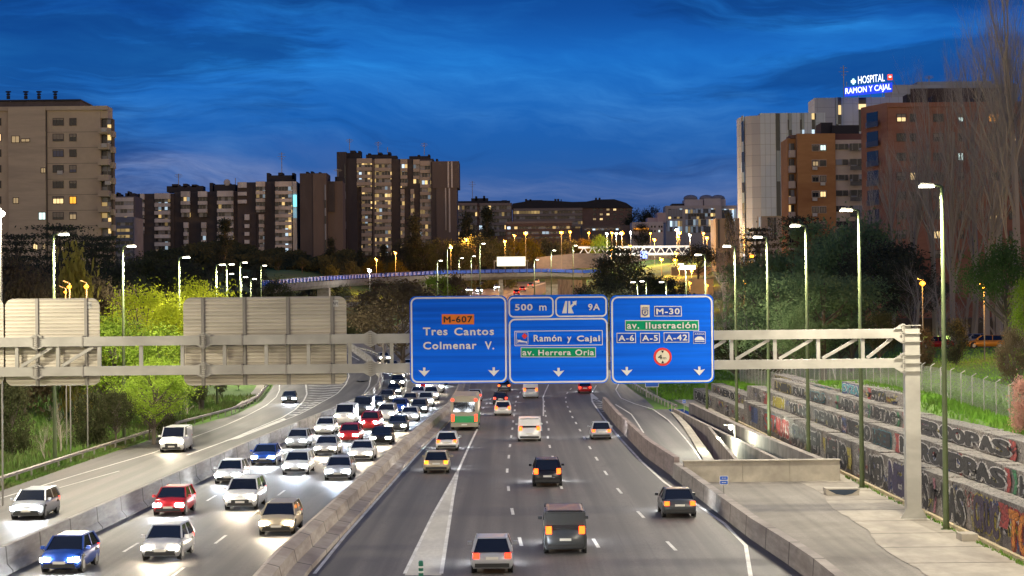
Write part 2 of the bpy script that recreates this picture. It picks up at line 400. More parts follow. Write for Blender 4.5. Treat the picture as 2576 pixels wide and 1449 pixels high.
# ------------------------------------------------------------------ concrete barriers
def wall_along(name, pts, prof, m, label, cat, zf=zg, step=6., joints=True, group=None):
    """profile (across, height) closed section swept along world pts"""
    t = resample(pts); y0, y1 = t[0][0], t[-1][0]; n = max(1, round((y1 - y0) / 5)); mb = MB(); k = len(prof)
    for j in range(n + 1):
        y = y0 + (y1 - y0) * j / n; x = lerp_tab(t, y)
        for a, h in prof: mb.v.append((x + a, y, zf(y) + h))
    for j in range(n):
        for i in range(k): i2 = (i + 1) % k; mb.f.append((j*k+i, j*k+i2, (j+1)*k+i2, (j+1)*k+i))
    mb.f += [tuple(range(k))[::-1], tuple(n*k + i for i in range(k))]
    return obj(name, mb, m, label=label, cat=cat, group=group)
jersey = [(-.42, -.3), (-.42, .12), (-.18, .40), (-.12, 1.15), (.12, 1.15), (.18, .40), (.42, .12), (.42, -.3)]
wideb = [(-.35, -.3), (-.30, .95), (-.08, 1.02), (.40, .88), (.52, .35), (1.15, .22), (1.2, -.3)]
bl = [V(-21.6, 45), V(-22.0, 86), V(-21.8, 95), V(-20.6, 157), V(-18.9, 210), V(-18.1, 245), V(-18.3, 270), V(-19.8, 300), V(-23.5, 330), V(-29, 360)]
wall_along('concrete_barrier', bl, jersey, jm('barrier_a', (.30,.28,.26), (.42,.39,.35), (.22,.20,.18)), 'long grey concrete barrier left of the oncoming traffic, separating the collector road', 'barrier')
wall_along('concrete_barrier', [V(-9.35, 45), V(-9.9, 84), V(-8.6, 162), V(-6.9, 226), V(-7.2, 290), V(-9, 345)], wideb, jm('barrier_b', (.34,.285,.235), (.44,.375,.31), (.25,.20,.165)),
           'beige concrete median barrier between the oncoming and the departing traffic', 'barrier')
def zbr(Y): return zg(Y)
wall_along('concrete_barrier', [V(12.35, 45), V(12.2, 82), V(11.55, 96), V(10.7, 131)], [(-.3, -.3), (-.22, 1.0), (.22, 1.0), (.3, -.3)],
           jm('barrier_c', (.27,.235,.205), (.36,.315,.275), (.20,.17,.15)), 'low concrete barrier between the departing lanes and the yard over the tunnel', 'barrier')
wall_along('retaining_wall', [V(10.7, 131.1), V(10.1, 149), V(9.95, 190), V(10.2, 224)], [(-.26, -2.6), (-.16, 1.35), (.2, 1.35), (.26, -2.6)],
           jm('wall_brown', (.22,.17,.155), (.30,.235,.215), (.16,.12,.11)), 'brownish concrete wall between the departing lanes and the sunken exit ramp', 'wall')
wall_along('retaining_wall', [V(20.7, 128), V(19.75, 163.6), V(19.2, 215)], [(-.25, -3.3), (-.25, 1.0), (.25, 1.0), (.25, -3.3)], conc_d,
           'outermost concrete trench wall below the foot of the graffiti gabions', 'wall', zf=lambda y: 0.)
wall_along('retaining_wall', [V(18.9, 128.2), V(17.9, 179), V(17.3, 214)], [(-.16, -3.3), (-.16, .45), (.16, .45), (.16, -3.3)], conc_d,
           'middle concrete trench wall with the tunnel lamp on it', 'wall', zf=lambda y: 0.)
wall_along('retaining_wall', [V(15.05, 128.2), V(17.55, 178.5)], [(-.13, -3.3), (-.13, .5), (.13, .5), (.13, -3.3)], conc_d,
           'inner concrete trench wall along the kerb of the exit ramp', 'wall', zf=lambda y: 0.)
pr = thing('parapet_wall', 'pale concrete parapet across the end of the sunken ramp, above the yard', 'wall', (15.5, 127.5, 0))
def pbox(n, m, *b): return obj(n, MB().box(*b), m, pr, world=True)
pbox('wall_panel', conc_p, 10.85, 14.6, 127.2, 127.8, -3, 1.33); pbox('wall_panel', conc_p, 14.62, 17.6, 127.2, 127.8, -3, 1.33); pbox('wall_panel', conc_p, 17.62, 20.8, 127.2, 127.8, -3, 1.33)
pbox('coping', conc, 10.8, 20.85, 127.1, 127.9, 1.335, 1.40)
# small tunnel panel and lamp in the trench
obj('metal_channel', MB().box(16.6, 16.75, 129, 158, -2.6, -.4), mat('shiny_panel', (.5,.52,.5), .25, .6), label='shiny metal panel standing in the trench under the lit tunnel lamp', cat='panel')
tl = thing('tunnel_lamp', 'bright white lamp fixed to the middle trench wall', 'lamp', (18.1, 163, .45))
obj('lamp_bracket', MB().box(-.06, .06, -.06, .06, 0, 1.1).box(-.9, .06, -.05, .05, 1.1, 1.2), galv, tl)
obj('lamp_head', MB().ball((-.3, 0, .95), .2), mat('tunnel_lamp_glow', (1,1,1), .5, 0, (.93,1,.86), 22), tl)
ld = bpy.data.lights.new('lamp_light', 'POINT'); ld.energy = 1500; ld.color = (.93, 1, .8); ld.shadow_soft_size = .25
lo = bpy.data.objects.new('lamp_light', ld); C.objects.link(lo); lo.parent = tl; lo.location = (-1.0, 0, .6)
# ------------------------------------------------------------------ guardrails
def guardrail(pts, label, m=None, zoff=0.):
    t = resample(pts); y0, y1 = t[0][0], t[-1][0]; r = thing('guardrail', label, 'guardrail', (t[0][1], y0, zg(y0)))
    mb = MB(); n = int((y1 - y0) / 3); prof = [(0,.50),(.07,.55),(.0,.62),(.07,.69),(0,.76),(-.03,.76),(.04,.69),(-.03,.62),(.04,.55),(-.03,.50)]; k = len(prof)
    for j in range(n + 1):
        y = y0 + (y1 - y0) * j / n; x = lerp_tab(t, y)
        for a, h in prof: mb.v.append((x + a, y, zg(y) + h + zoff))
    for j in range(n):
        for i in range(k): i2 = (i+1) % k; mb.f.append((j*k+i, j*k+i2, (j+1)*k+i2, (j+1)*k+i))
    obj('rail', mb, m or galv, r, world=True)
    pm = mesh('post', MB().box(-.16, -.05, -.05, .05, -.3, .72), galv_d)
    for j in range(int((y1 - y0) / 4)):
        y = y0 + 4 * j + 1; o = obj('post', pm, parent=r); o.location = Vector((lerp_tab(t, y), y, zg(y) + zoff)) - r.location
        if j > 60: break
guardrail([V(-33.2, 60), V(-33.2, 90), V(-33.0, 150), V(-32.6, 190), V(-31.1, 220), V(-32.0, 250), V(-34.7, 284), V(-38.5, 320)], 'steel guardrail along the grass at the left edge of the collector road', noisy('rail_steel', (.45,.38,.32), (.55,.48,.42), 1., .45, metal=.3))
guardrail([V(17.8, 216), V(17.2, 245), V(16.2, 285), V(17.5, 330)], 'curved steel guardrail on the outside of the exit ramp below the right blue sign')
guardrail([V(-21.5, 335), V(-25, 350), V(-33, 372)], 'distant guardrail on the curve seen between the gantry beams')
# grass verge between guardrail and asphalt is ground; concrete ditch on the bank
strip(P((588, 1030), (612, 1012), (640, 985), (650, 965), (652, 945)), P((606, 1030), (640, 1012), (662, 985), (668, 965), (670, 945)), .3, conc_p, 'drainage_channel')
# ------------------------------------------------------------------ sign gantry
GD = 104.0
def gz(v, u=1288): return at(u, v, GD).z
def gx(u, v=870): return at(u, v, GD).x
gan = thing('sign_gantry', 'long grey steel truss gantry spanning the whole motorway, carrying all the signs', 'gantry', (20.85, GD, 0))
def gp(n, mb, m=galv): return obj(n, mb, m, gan, world=True)
gxL = gx(-60)
for zt_, zb_ in ((9.93, 9.44), (8.38, 7.90)):
    gp('chord_beam', MB().box(gxL, 20.35, GD - .22, GD + .22, zb_, zt_))
gp('column', MB().box(20.42, 20.75, GD - .3, GD + .3, 0.03, 10.1).box(20.75, 21.2, GD - .3, GD + .3, 0.03, 9.95))
gp('base_plate', MB().box(20.2, 21.5, GD - .6, GD + .6, 0.0, .06)
   .prism([(20.42, GD-.28, .06), (20.1, GD-.28, .06), (20.42, GD-.28, .6)], (0, .05, 0)).prism([(21.2, GD-.28, .06), (21.5, GD-.28, .06), (21.2, GD-.28, .6)], (0, .05, 0)))
fl = MB()
for zc in (9.68, 8.14):
    for dz in (-.42, 0, .42):
        fl.box(20.2, 21.25, GD - .42, GD - .3, zc + dz - .02, zc + dz + .02)
    fl.box(20.28, 20.42, GD - .42, GD + .3, zc - .5, zc + .5)
    for s in (-1, 1): fl.prism([(19.85, GD-.34, zc + s*.24), (20.3, GD-.34, zc + s*.24), (20.3, GD-.34, zc + s*.52)], (0, .06, 0))
gp('end_bracket', fl)
bm_ = MB()
for zc in (9.68, 8.14):
    for k in range(8): bm_.box(20.33, 20.4, GD - .46, GD - .42, zc - .42 + k * .12, zc - .36 + k * .12)
gp('bolt_row', bm_, galv_d)
ups = [43,146,250,355,459,565,670,776,880,985,1095,1200,1305,1410,1515,1625,1733,1840,1949,2058,2170]
for i, u in enumerate(ups):
    x = gx(u); gp('upright', MB().box(x - .09, x + .09, GD - .1, GD + .1, 8.38, 9.44))
    if i < 2 or i >= 15:
        x2 = gx(ups[i + 1]) if i + 1 < len(ups) else 20.1
        gp('diagonal', MB().bar((x + .22, GD, 8.42), (x2 - .3, GD, 9.42), .16, .16, (0, 1, 0)))
for u in (95, 515, 933, 1290, 1640):
    for zc in (9.68, 8.14):
        x = gx(u); b = MB(); b.box(x - .03, x + .03, GD - .42, GD + .3, zc - .42, zc + .42)
        for s in (-1, 1):
            for q in (-1, 1): b.prism([(x + s*.03, GD-.36, zc + q*.245), (x + s*.36, GD-.36, zc + q*.245), (x + s*.03, GD-.36, zc + q*.42)], (0, .05, 0))
        gp('splice_flange', b); b = MB()
        if u > 1000: continue
        for k in range(7): b.box(x - .10, x + .10, GD - .46, GD - .42, zc - .36 + k * .11, zc - .31 + k * .11)
        gp('bolt_row', b, galv_d)
# ---- boards seen from behind
def rrect(x0, x1, z0, z1, r, n=6):
    pts = []
    for cx, cz, a0 in ((x1 - r, z1 - r, 0), (x0 + r, z1 - r, 90), (x0 + r, z0 + r, 180), (x1 - r, z0 + r, 270)):
        for k in range(n + 1):
            a = R_(a0 + 90 * k / n); pts.append((cx + r * math.cos(a), cz + r * math.sin(a)))
    return pts
al = noisy('ribbed_aluminium', (.58,.53,.43), (.67,.61,.50), .8, .42, (.4,1,4), (.48,.44,.36), .5, metal=.35)
def backboard(u0, v0, u1, v1, mounts, label, sticker=True):
    D = GD + .52; a, b = at(u0, v0, D), at(u1, v1, D); x0, x1, z0, z1 = a.x, b.x, b.z, a.z
    t = thing('sign_board', label, 'sign', ((x0 + x1) / 2, D, z0), 'sign boards seen from behind on the gantry')
    n = 24; h = (z1 - z0) / n; mb = MB(); r = .42
    for k in range(n):
        za, zb = z0 + k * h, z0 + (k + 1) * h
        def ins(z):
            e = min(z - z0, z1 - z); return 0 if e >= r else r - math.sqrt(max(0, r * r - (r - e) ** 2))
        sec = [(0, za), (-.035, za + h*.16), (-.035, zb - h*.30), (0, zb - h*.12), (0, zb)]
        vs = [(x0 + ins(z), D + d, z) for d, z in sec] + [(x1 - ins(z), D + d, z) for d, z in sec]
        mb.add(vs, [(i, i + 1, i + 6, i + 5) for i in range(4)])
    mb.prism([(x, D + .01, z) for x, z in rrect(x0, x1, z0, z1, r)], (0, .03, 0))
    obj('panel', mb, al, t, world=True)
    for u in mounts:
        x = gx(u); b = MB().box(x - .05, x + .05, D - .12, D - .04, z0, z1).box(x - .11, x + .11, D - .05, D - .036, z0, z1)
        for zc in (9.68, 8.14): b.box(x - .1, x - .04, GD - .26, D - .04, zc - .3, zc + .3)
        obj('mounting_rail', b, galv_d, t, world=True)
    if sticker:
        sx = x1 - .75; st = obj('sticker', MB().box(sx, sx + .34, D - .055, D - .04, z1 - .55, z1 - .2), mat('sticker_white', (.6,.58,.52)), t, world=True)
        textobj('lettering', 'API', sx + .03, sx + .31, z1 - .45, z1 - .3, D - .06, mat('sticker_ink', (.04,.04,.04)), st, loc=-t.location)
        st.location = -t.location
    return t
# ---- lettering helper: text turned into a mesh fitted to a box in the x-z plane
_tc = {}
def textmesh(s, off=.012, key=None, spacing=1.0, ext=0.):
    k = (s, off, spacing, ext)
    if k in _tc: return _tc[k]
    cu = bpy.data.curves.new('lettering', 'FONT'); cu.body = s; cu.offset = off; cu.space_character = spacing; cu.resolution_u = 3; cu.extrude = ext
    o = bpy.data.objects.new('lettering', cu); C.objects.link(o)
    dg = bpy.context.evaluated_depsgraph_get(); dg.update()
    me = bpy.data.meshes.new_from_object(o.evaluated_get(dg)); bpy.data.objects.remove(o); bpy.data.curves.remove(cu)
    xs = [v.co.x for v in me.vertices]; ys = [v.co.y for v in me.vertices]
    _tc[k] = ([tuple(v.co) for v in me.vertices], [tuple(p.vertices) for p in me.polygons], min(xs), max(xs), min(ys), max(ys)); return _tc[k]
def bold(name, s, X_, Zf, y, m, parent, w, spacing=1.0, dy=-.0012, n=8, face='y', key=None):
    """lettering thickened by w (fraction of the letter height) with copies shifted round a circle, each a little in front of the last"""
    vs, fs, a, b, c, d = textmesh(s, 0, None, spacing)
    mb = MB(); k = 0; h = d - c
    sh = [(0, 0)] + ([(math.cos(2*PI*i/n)*w*h, math.sin(2*PI*i/n)*w*h) for i in range(n)] if w else [])
    for sx, sy in sh:
        mb.add([X_((p[0]+sx*.999-a+w*h)/(b-a+2*w*h), (p[1]+sy-c+w*h)/(h+2*w*h), k) for p in vs], fs); k += 1
    return obj(name, mb, m, parent)
def textobj(name, s, x0, x1, z0, z1, y, m, parent, off=.0, spacing=1.0, loc=None, world=False, shear=0.):
    return bold(name, s, lambda p, q, k: (x0 + p*(x1-x0), y - .0012*k, z0 + q*(z1-z0) + shear*p), None, y, m, parent, off, spacing)
_r = backboard(-118, 751, 10, 969, [-95, -40], 'left cut-off ribbed aluminium sign back at the frame edge', False)
backboard(13, 752, 252, 969, [89, 213], 'smaller ribbed aluminium sign back lit brightly by the lamp, left on the gantry')
backboard(461, 749, 873, 966, [508, 613, 723, 835], 'wide ribbed aluminium sign back in the middle of the gantry')
# ---- blue direction signs (coordinates of the board drawing -> metres)
SD = GD - .46
def SX(x, y=0): return at(1006.2 + x / 3.1476, 850, SD).x
def SZ(x, y): return at(1006.2 + x / 3.1476, 724.5 + y / 3.1476, SD).z
blue = noisy('blue_sign_sheet', (.002,.125,.78), (.002,.165,.95), .8, .5, (.1,1,4.5), (.002,.095,.64), .55); blue.node_tree.nodes['Principled BSDF'].inputs['Specular IOR Level'].default_value = .12
blue2 = mat('blue_sign_panel', (.008,.075,.50), .5, 0, None, 0, .15)
white = noisy('white_sign_sheet', (.72,.70,.66), (.78,.76,.72), 2., .45)
green = mat('green_sign_sheet', (.0,.30,.13), .5, 0, None, 0, .15); orange = mat('orange_sign_sheet', (.85,.19,.008), .45); black = mat('black_sign_sheet', (.02,.015,.015), .5)
red = mat('red_sign_sheet', (.75,.03,.02), .4); cream = mat('cream_sign_sheet', (.78,.70,.52), .5)
LV = .012
def signboard(x0, y0, x1, y1, label):
    t = thing('direction_sign', label, 'road sign', ((SX(x0) + SX(x1)) / 2, SD, SZ(x0, y1)))
    pts = rrect(SX(x0), SX(x1), SZ(x0, y1), SZ(x0, y0), .32)
    obj('board', MB().prism([(x, SD, z) for x, z in pts], (0, .06, 0)), blue, t, world=True)
    for f in (.22, .78):
        x = SX(x0 + (x1 - x0) * f); obj('mounting_rail', MB().box(x - .05, x + .05, SD + .06, GD - .222, SZ(x0, y1) + .1, SZ(x0, y0) - .1), galv_d, t, world=True)
    return t
def lay(k): return SD - LV * k
def ring(t, x0, y0, x1, y1, w, r, m=None, k=1, name='border'):
    o_ = rrect(SX(x0), SX(x1), SZ(x0, y1), SZ(x0, y0), r, 6); i_ = rrect(SX(x0) + w, SX(x1) - w, SZ(x0, y1) + w, SZ(x0, y0) - w, max(.01, r - w), 6)
    n = len(o_); mb = MB(); mb.v = [(x, lay(k), z) for x, z in o_] + [(x, lay(k), z) for x, z in i_]; mb.f = [(i, (i+1) % n, n + (i+1) % n, n + i) for i in range(n)]
    return obj(name, mb, m or white, t, world=True)
def rect(t, x0, y0, x1, y1, m, k=1, name='panel'):
    return obj(name, MB().quad((SX(x0), lay(k), SZ(x0, y1)), (SX(x1), lay(k), SZ(x1, y1)), (SX(x1), lay(k), SZ(x1, y0)), (SX(x0), lay(k), SZ(x0, y0))), m, t, world=True)
def poly2(t, pts, m, k=1, name='symbol'):
    return obj(name, MB().add([(SX(x), lay(k), SZ(x, y)) for x, y in pts], [tuple(range(len(pts)))]), m, t, world=True)
def txt(t, s, x0, y0, x1, y1, m=None, k=3, off=.035, sp=1.12):
    o = textobj('lettering', s, SX(x0), SX(x1), SZ(x0, y1), SZ(x1, y0), lay(k), m or white, t, off, sp); o.location = -t.location; return o
def arrow(t, x, y):
    poly2(t, [(x-9,y),(x+9,y),(x+9,y+28),(x+46,y+20),(x,y+70),(x-46,y+20),(x-9,y+28)], white, 2, 'lane_arrow')
def fix_par(o): return o
s1 = signboard(78, 66, 851, 759, 'left blue direction sign reading M-607 Tres Cantos Colmenar V.')
ring(s1, 86, 74, 844, 752, .085, .34)
rect(s1, 333, 208, 588, 287, orange, 1, 'route_panel'); txt(s1, 'M-607', 347, 222, 575, 275, black, 2)
txt(s1, 'Tres', 183, 311, 377, 376); txt(s1, 'Cantos', 430, 311, 745, 376); txt(s1, 'Colmenar', 183, 422, 606, 487); txt(s1, 'V.', 672, 422, 745, 487)
arrow(s1, 190, 630); arrow(s1, 740, 628)
s2 = signboard(855, 58, 1647, 761, 'middle blue direction sign reading 500 m exit 9A Ramón y Cajal')
ring(s2, 862, 72, 1220, 235, .075, .26); ring(s2, 1232, 68, 1641, 231, .075, .26); ring(s2, 862, 243, 1646, 754, .085, .34)
txt(s2, '500', 912, 126, 1052, 179); txt(s2, 'm', 1105, 138, 1163, 179); txt(s2, '9A', 1492, 124, 1585, 177)
poly2(s2, [(1285,200),(1312,103),(1328,103),(1322,200)], white); poly2(s2, [(1333,200),(1337,103),(1350,103),(1352,140),(1374,120),(1366,108),(1402,100),(1398,140),(1388,130),(1360,156),(1378,200)], white, 1, 'exit_arrow_symbol')
ring(s2, 907, 340, 1605, 460, .035, .03); ring(s2, 920, 352, 1015, 447, .02, .02, k=2)
poly2(s2, [(978,361),(996,361),(996,371),(1007,371),(1007,389),(996,389),(996,400),(978,400),(978,389),(968,389),(968,371),(978,371)], red, 2, 'red_cross_symbol')
poly2(s2, [(930,436),(930,408),(936,408),(936,414),(950,410),(962,416),(1000,424),(1006,420),(1006,438),(1000,438),(1000,432),(936,428),(936,436)], white, 3, 'bed_symbol')
txt(s2, 'Ramón', 1058, 369, 1280, 425); txt(s2, 'y', 1323, 385, 1357, 437); txt(s2, 'Cajal', 1400, 375, 1583, 437)
rect(s2, 955, 470, 1550, 548, white, 1, 'street_panel'); rect(s2, 960, 475, 1545, 543, green, 2, 'street_panel')
txt(s2, 'av.', 968, 499, 1060, 534, k=4); txt(s2, 'Herrera', 1094, 487, 1352, 534, k=4); txt(s2, 'Oria', 1386, 485, 1535, 534, k=4)
arrow(s2, 1253, 632)
s3 = signboard(1666, 58, 2485, 759, 'right blue direction sign reading M-30 av. Ilustración A-6 A-5 A-42')
ring(s3, 1675, 68, 2478, 751, .085, .36)
rect(s3, 1908, 135, 1978, 232, cream, 1, 'crest_panel')
poly2(s3, [(1917,163),(1917,150),(1924,158),(1930,148),(1937,158),(1943,146),(1949,158),(1956,148),(1962,158),(1969,150),(1969,163)], mat('crest_grey', (.22,.17,.22)), 2, 'crown_symbol')
poly2(s3, [(1918,170),(1968,170),(1968,205),(1960,217),(1943,223),(1926,217),(1918,205)], mat('crest_blue', (.06,.07,.25)), 2, 'shield_symbol')
poly2(s3, [(1926,178),(1960,178),(1960,203),(1943,213),(1926,203)], cream, 3, 'shield_symbol')
poly2(s3, [(1935,186),(1950,183),(1956,190),(1946,194),(1950,208),(1942,200),(1936,206)], mat('crest_blue', (.06,.07,.25)), 4, 'shield_symbol')
def boxed(s, x0, y0, x1, y1, pad, b=6):
    rect(s3, x0, y0, x1, y1, white, 1, 'route_panel'); rect(s3, x0 + b, y0 + b, x1 - b, y1 - b, blue2, 2, 'route_panel'); txt(s3, s, x0 + pad, y0 + 17, x1 - pad, y1 - 15, k=3)
boxed('M-30', 2015, 143, 2233, 225, 16)
rect(s3, 1783, 255, 2368, 338, white, 1, 'street_panel'); rect(s3, 1789, 261, 2362, 332, green, 2, 'street_panel')
txt(s3, 'av.', 1798, 284, 1894, 323, k=4); txt(s3, 'Ilustración', 1946, 268, 2348, 323, k=4)
boxed('A-6', 1715, 355, 1868, 435, 15); boxed('A-5', 1902, 355, 2057, 435, 15); boxed('A-42', 2088, 351, 2290, 432, 15)
rect(s3, 2322, 345, 2420, 440, white, 1, 'arena_panel'); rect(s3, 2326, 349, 2416, 436, blue2, 2, 'arena_panel'); txt(s3, 'ARENA', 2332, 358, 2411, 370, k=3)
poly2(s3, [(2332,412),(2332,404),(2342,392),(2358,384),(2385,384),(2400,392),(2410,404),(2410,412)], white, 3, 'dome_symbol'); rect(s3, 2332, 418, 2410, 424, white, 3, 'dome_symbol')
def disc(t, cx, cy, r, m, k, name): poly2(t, [(cx + r*math.cos(i*PI/18), cy + r*math.sin(i*PI/18)) for i in range(36)], m, k, name)
disc(s3, 2078, 545, 72, red, 1, 'limit_ring'); disc(s3, 2078, 545, 54, cream, 2, 'limit_disc')
txt(s3, '4', 2040, 528, 2074, 564, black, 3, .02); txt(s3, 'm', 2080, 548, 2106, 564, black, 3, .0)
poly2(s3, [(2066,495),(2090,495),(2078,517)], black, 3); poly2(s3, [(2066,596),(2090,596),(2078,573)], black, 3)
arrow(s3, 1793, 625); arrow(s3, 2367, 622)
# ------------------------------------------------------------------ street lamps
pole_m = noisy('green_lamp_paint', (.085,.115,.045), (.12,.15,.06), 1.5, .45)
led = mat('led_glow', (1,1,1), .4, 0, (1, .93, .74), 14)
LPC = (1., .90, .70)
def street_lamp(x, y, z, h, side, label, energy, tint=LPC, grp='tall green street lamps beside the motorway'):
    t = thing('street_lamp', label, 'street lamp', (x, y, z), grp)
    obj('pole', lamp_pole(h), parent=t); obj('arm', lamp_arm(h, side), parent=t)
    hd = obj('lamp_head', lamp_headm(h, side), parent=t); obj('led_panel', lamp_led(h, side), parent=hd)
    ld = bpy.data.lights.new('lamp_light', 'SPOT'); ld.energy = energy; ld.color = tint; ld.spot_size = R_(174); ld.spot_blend = .35; ld.shadow_soft_size = .3
    lo = bpy.data.objects.new('lamp_light', ld); C.objects.link(lo); lo.parent = t; lo.location = (side * 1.5, 0, h - .3)
    lo.rotation_euler = (0, 0, 0)
    return t
_lm = {}
def _c(k, f):
    if k not in _lm: _lm[k] = f()
    return _lm[k]
def lamp_pole(h): return _c(('p', h), lambda: mesh('pole', MB().tube([(0,0,0),(0,0,.5),(0,0,h*.5),(0,0,h)], [.17,.155,.12,.085], 10).tube([(0,0,0),(0,0,.06)], [.27,.27], 10), pole_m, True))
def lamp_arm(h, s): return _c(('a', h, s), lambda: mesh('arm', MB().tube([(0,0,h-.05),(s*.12,0,h+.02),(s*.45,0,h+.08)], [.085,.07,.05], 8), pole_m, True))
def lamp_headm(h, s): return _c(('h', h, s), lambda: mesh('lamp_head', MB().prism([(s*.36,-.17,h+.02),(s*.45,-.2,h+.14),(s*1.05,-.14,h+.18),(s*1.15,-.1,h+.08),(s*1.1,-.14,h+.03)], (0,.34,0)), galv))
def lamp_led(h, s): return _c(('l', h, s), lambda: mesh('led_panel', MB().box(min(s*.42,s*1.12), max(s*.42,s*1.12), -.2, .16, h-.05, h+.018), led))
rl = [(21.35,98.6,17.0),(21.3,122,17.0),(21.3,144,16.9),(21.3,166,16.8),(21.2,189,16.5),(21.1,217,16.3)]
for i, (x, y, h) in enumerate(rl):
    street_lamp(x, y, .02, 17.0, -1, f'{ORD[i]} lit green street lamp from the front in the row along the gabion wall', 7500)
ll = [(-29.8,115),(-32.9,146),(-33.3,172),(-34.6,207),(-35.5,239),(-41,286),(-41.5,304)]
for i, (x, y) in enumerate(ll):
    x = min(x, -33.6) if y > 100 and i else x
    t = street_lamp(x if i else -33.7, y, zt(x, y), 17.0, 1, f'{ORD[i]} lit green street lamp from the front in the row along the left guardrail', 10500, (1, .91, .68))
for i, (x, y, s) in enumerate(((-26.5, 74, 1), (21.4, 76, -1), (-33.7, 50, 1), (21.4, 54, -1), (-33.7, 92, 1))):
    street_lamp(x if i else -33.7, y, 0, 17.0, s, ['lit green street lamp nearest the viewer beyond the left edge of the frame','lit green street lamp nearest the viewer beyond the right edge of the frame','lit street lamp beside the left guardrail behind the frame','lit street lamp beside the gabions behind the frame','lit street lamp beside the guardrail just outside the frame'][i], 7500 if s < 0 else 8500)
fl_ = [(1780,657,250,1),(1726,672,300,1),(1604,705,330,1),(1626,705,345,-1),(1676,705,320,-1),(1100,655,430,1),(1125,625,420,1),(1207,618,410,1),(1386,628,470,-1),(1441,618,520,-1),(1185,640,500,1),(1155,645,520,1),
       (1344,650,500,-1),(571,685,335,1),(607,695,350,1),(630,702,365,1),(656,672,380,1),(540,667,260,1),(1545,655,560,-1)]
for i, (u, v, D, s) in enumerate(fl_):
    p = at(u, v, D); zb = zt(p.x, D); h = max(8., round(p.z - zb, 0))
    if i in (0, 17): continue
    street_lamp(p.x, D, zb, h, -1 if u > 1480 else 1, f'distant lit street lamp, {ORD[i]} of those scattered past the gantry and viaduct'.replace('first','one'), 3500, grp='distant street lamps')
# unseen street lamps added behind the viewer to light the sign fronts
for x, i in ((-14, 0), (14, 1)):
    street_lamp(x, -8, 0, 19.0, 1 if x < 0 else -1, ['added unseen street lamp on the left side behind the viewer', 'added unseen street lamp on the right side behind the viewer'][i], 14000)
# ------------------------------------------------------------------ gabion walls with graffiti
def gabion_mat(name, a, b, c):
    m = mat(name, a, .9); t, bs, g = nodes(m)
    vo = t.nodes.new('ShaderNodeTexVoronoi'); vo.inputs['Scale'].default_value = 4.2; t.links.new(g.outputs['Object'], vo.inputs['Vector'])
    ve = t.nodes.new('ShaderNodeTexVoronoi'); ve.feature = 'DISTANCE_TO_EDGE'; ve.inputs['Scale'].default_value = 4.2; t.links.new(g.outputs['Object'], ve.inputs['Vector'])
    s = t.nodes.new('ShaderNodeSeparateColor'); t.links.new(vo.outputs['Color'], s.inputs[0])
    col = mix(s.outputs[0], a, b, t); col = mix(ramp(noise(g.outputs['Object'], .35, 4, .6, 0, t), [(.45, 0.), (.6, 1.)], t), col, c, t)
    col = mix(ramp(ve.outputs['Distance'], [(0, 0.), (.10, 1.)], t), (.035,.03,.027), col, t)
    t.links.new(col, bs.inputs['Base Color']); bn = t.nodes.new('ShaderNodeBump'); bn.inputs['Strength'].default_value = .6; bn.inputs['Distance'].default_value = .06
    t.links.new(ve.outputs['Distance'], bn.inputs['Height']); t.links.new(bn.outputs[0], bs.inputs['Normal']); return m
gab = gabion_mat('gabion_stone', (.19,.165,.15), (.32,.285,.25), (.12,.108,.104))
gab_top = gabion_mat('gabion_top_stone', (.22,.205,.185), (.34,.315,.28), (.27,.25,.22))
def spray(name, c, k=.5):
    """sprayed paint: keeps the relief of the stones below"""
    m = mat(name, c, .8); t, bs, g = nodes(m)
    ve = t.nodes.new('ShaderNodeTexVoronoi'); ve.feature = 'DISTANCE_TO_EDGE'; ve.inputs['Scale'].default_value = 4.2; t.links.new(g.outputs['Object'], ve.inputs['Vector'])
    n = noise(g.outputs['Object'], 5., 3, .7, 0, t); c2 = tuple(x * k for x in c); col = mix(ramp(n, [(.35, 0.), (.7, 1.)], t), c, c2, t)
    col = mix(ramp(ve.outputs['Distance'], [(0, 0.), (.10, 1.)], t), (.03,.026,.024), col, t); t.links.new(col, bs.inputs['Base Color'])
    bn = t.nodes.new('ShaderNodeBump'); bn.inputs['Strength'].default_value = .6; bn.inputs['Distance'].default_value = .06
    t.links.new(ve.outputs['Distance'], bn.inputs['Height']); t.links.new(bn.outputs[0], bs.inputs['Normal']); return m
gb, gw = spray('black_spray', (.016,.015,.017), 1.8), spray('silver_spray', (.74,.70,.66), .75)
gr, gg, gbl, gy, gcy, gor, gpk = (spray(n, c) for n, c in (('red_spray', (.42,.05,.045)), ('green_spray', (.04,.24,.09)), ('blue_spray', (.06,.10,.30)), ('yellow_spray', (.55,.45,.06)), ('cyan_spray', (.08,.34,.42)), ('orange_spray', (.75,.25,.03)), ('pink_spray', (.5,.2,.25))))
def gabion(x, y0, y1, z0, z1, label, depth=1.4, tp=0):
    t = thing('gabion_wall', label, 'gabion wall', (x, y0, z0)); rnd = random.Random(int(y0 * 7 + z1 * 13))
    mb = MB(); y = y0; tm = MB()
    while y < y1 - .01:
        ye = min(y + 2, y1); dx = rnd.uniform(-.035, .035); dz = rnd.uniform(-.04, .03)
        mb.box(x + dx, x + depth, y + .01, ye - .01, z0 - .05, z1 + dz)
        tm.box(x + dx + .01, x + depth - .01, y + .02, ye - .02, z1 + dz + .002, z1 + dz + .02); y += 2
    obj('stone_fill', mb, gab, t, world=True); obj('top_course', tm, gab_top, t, world=True)
    return t
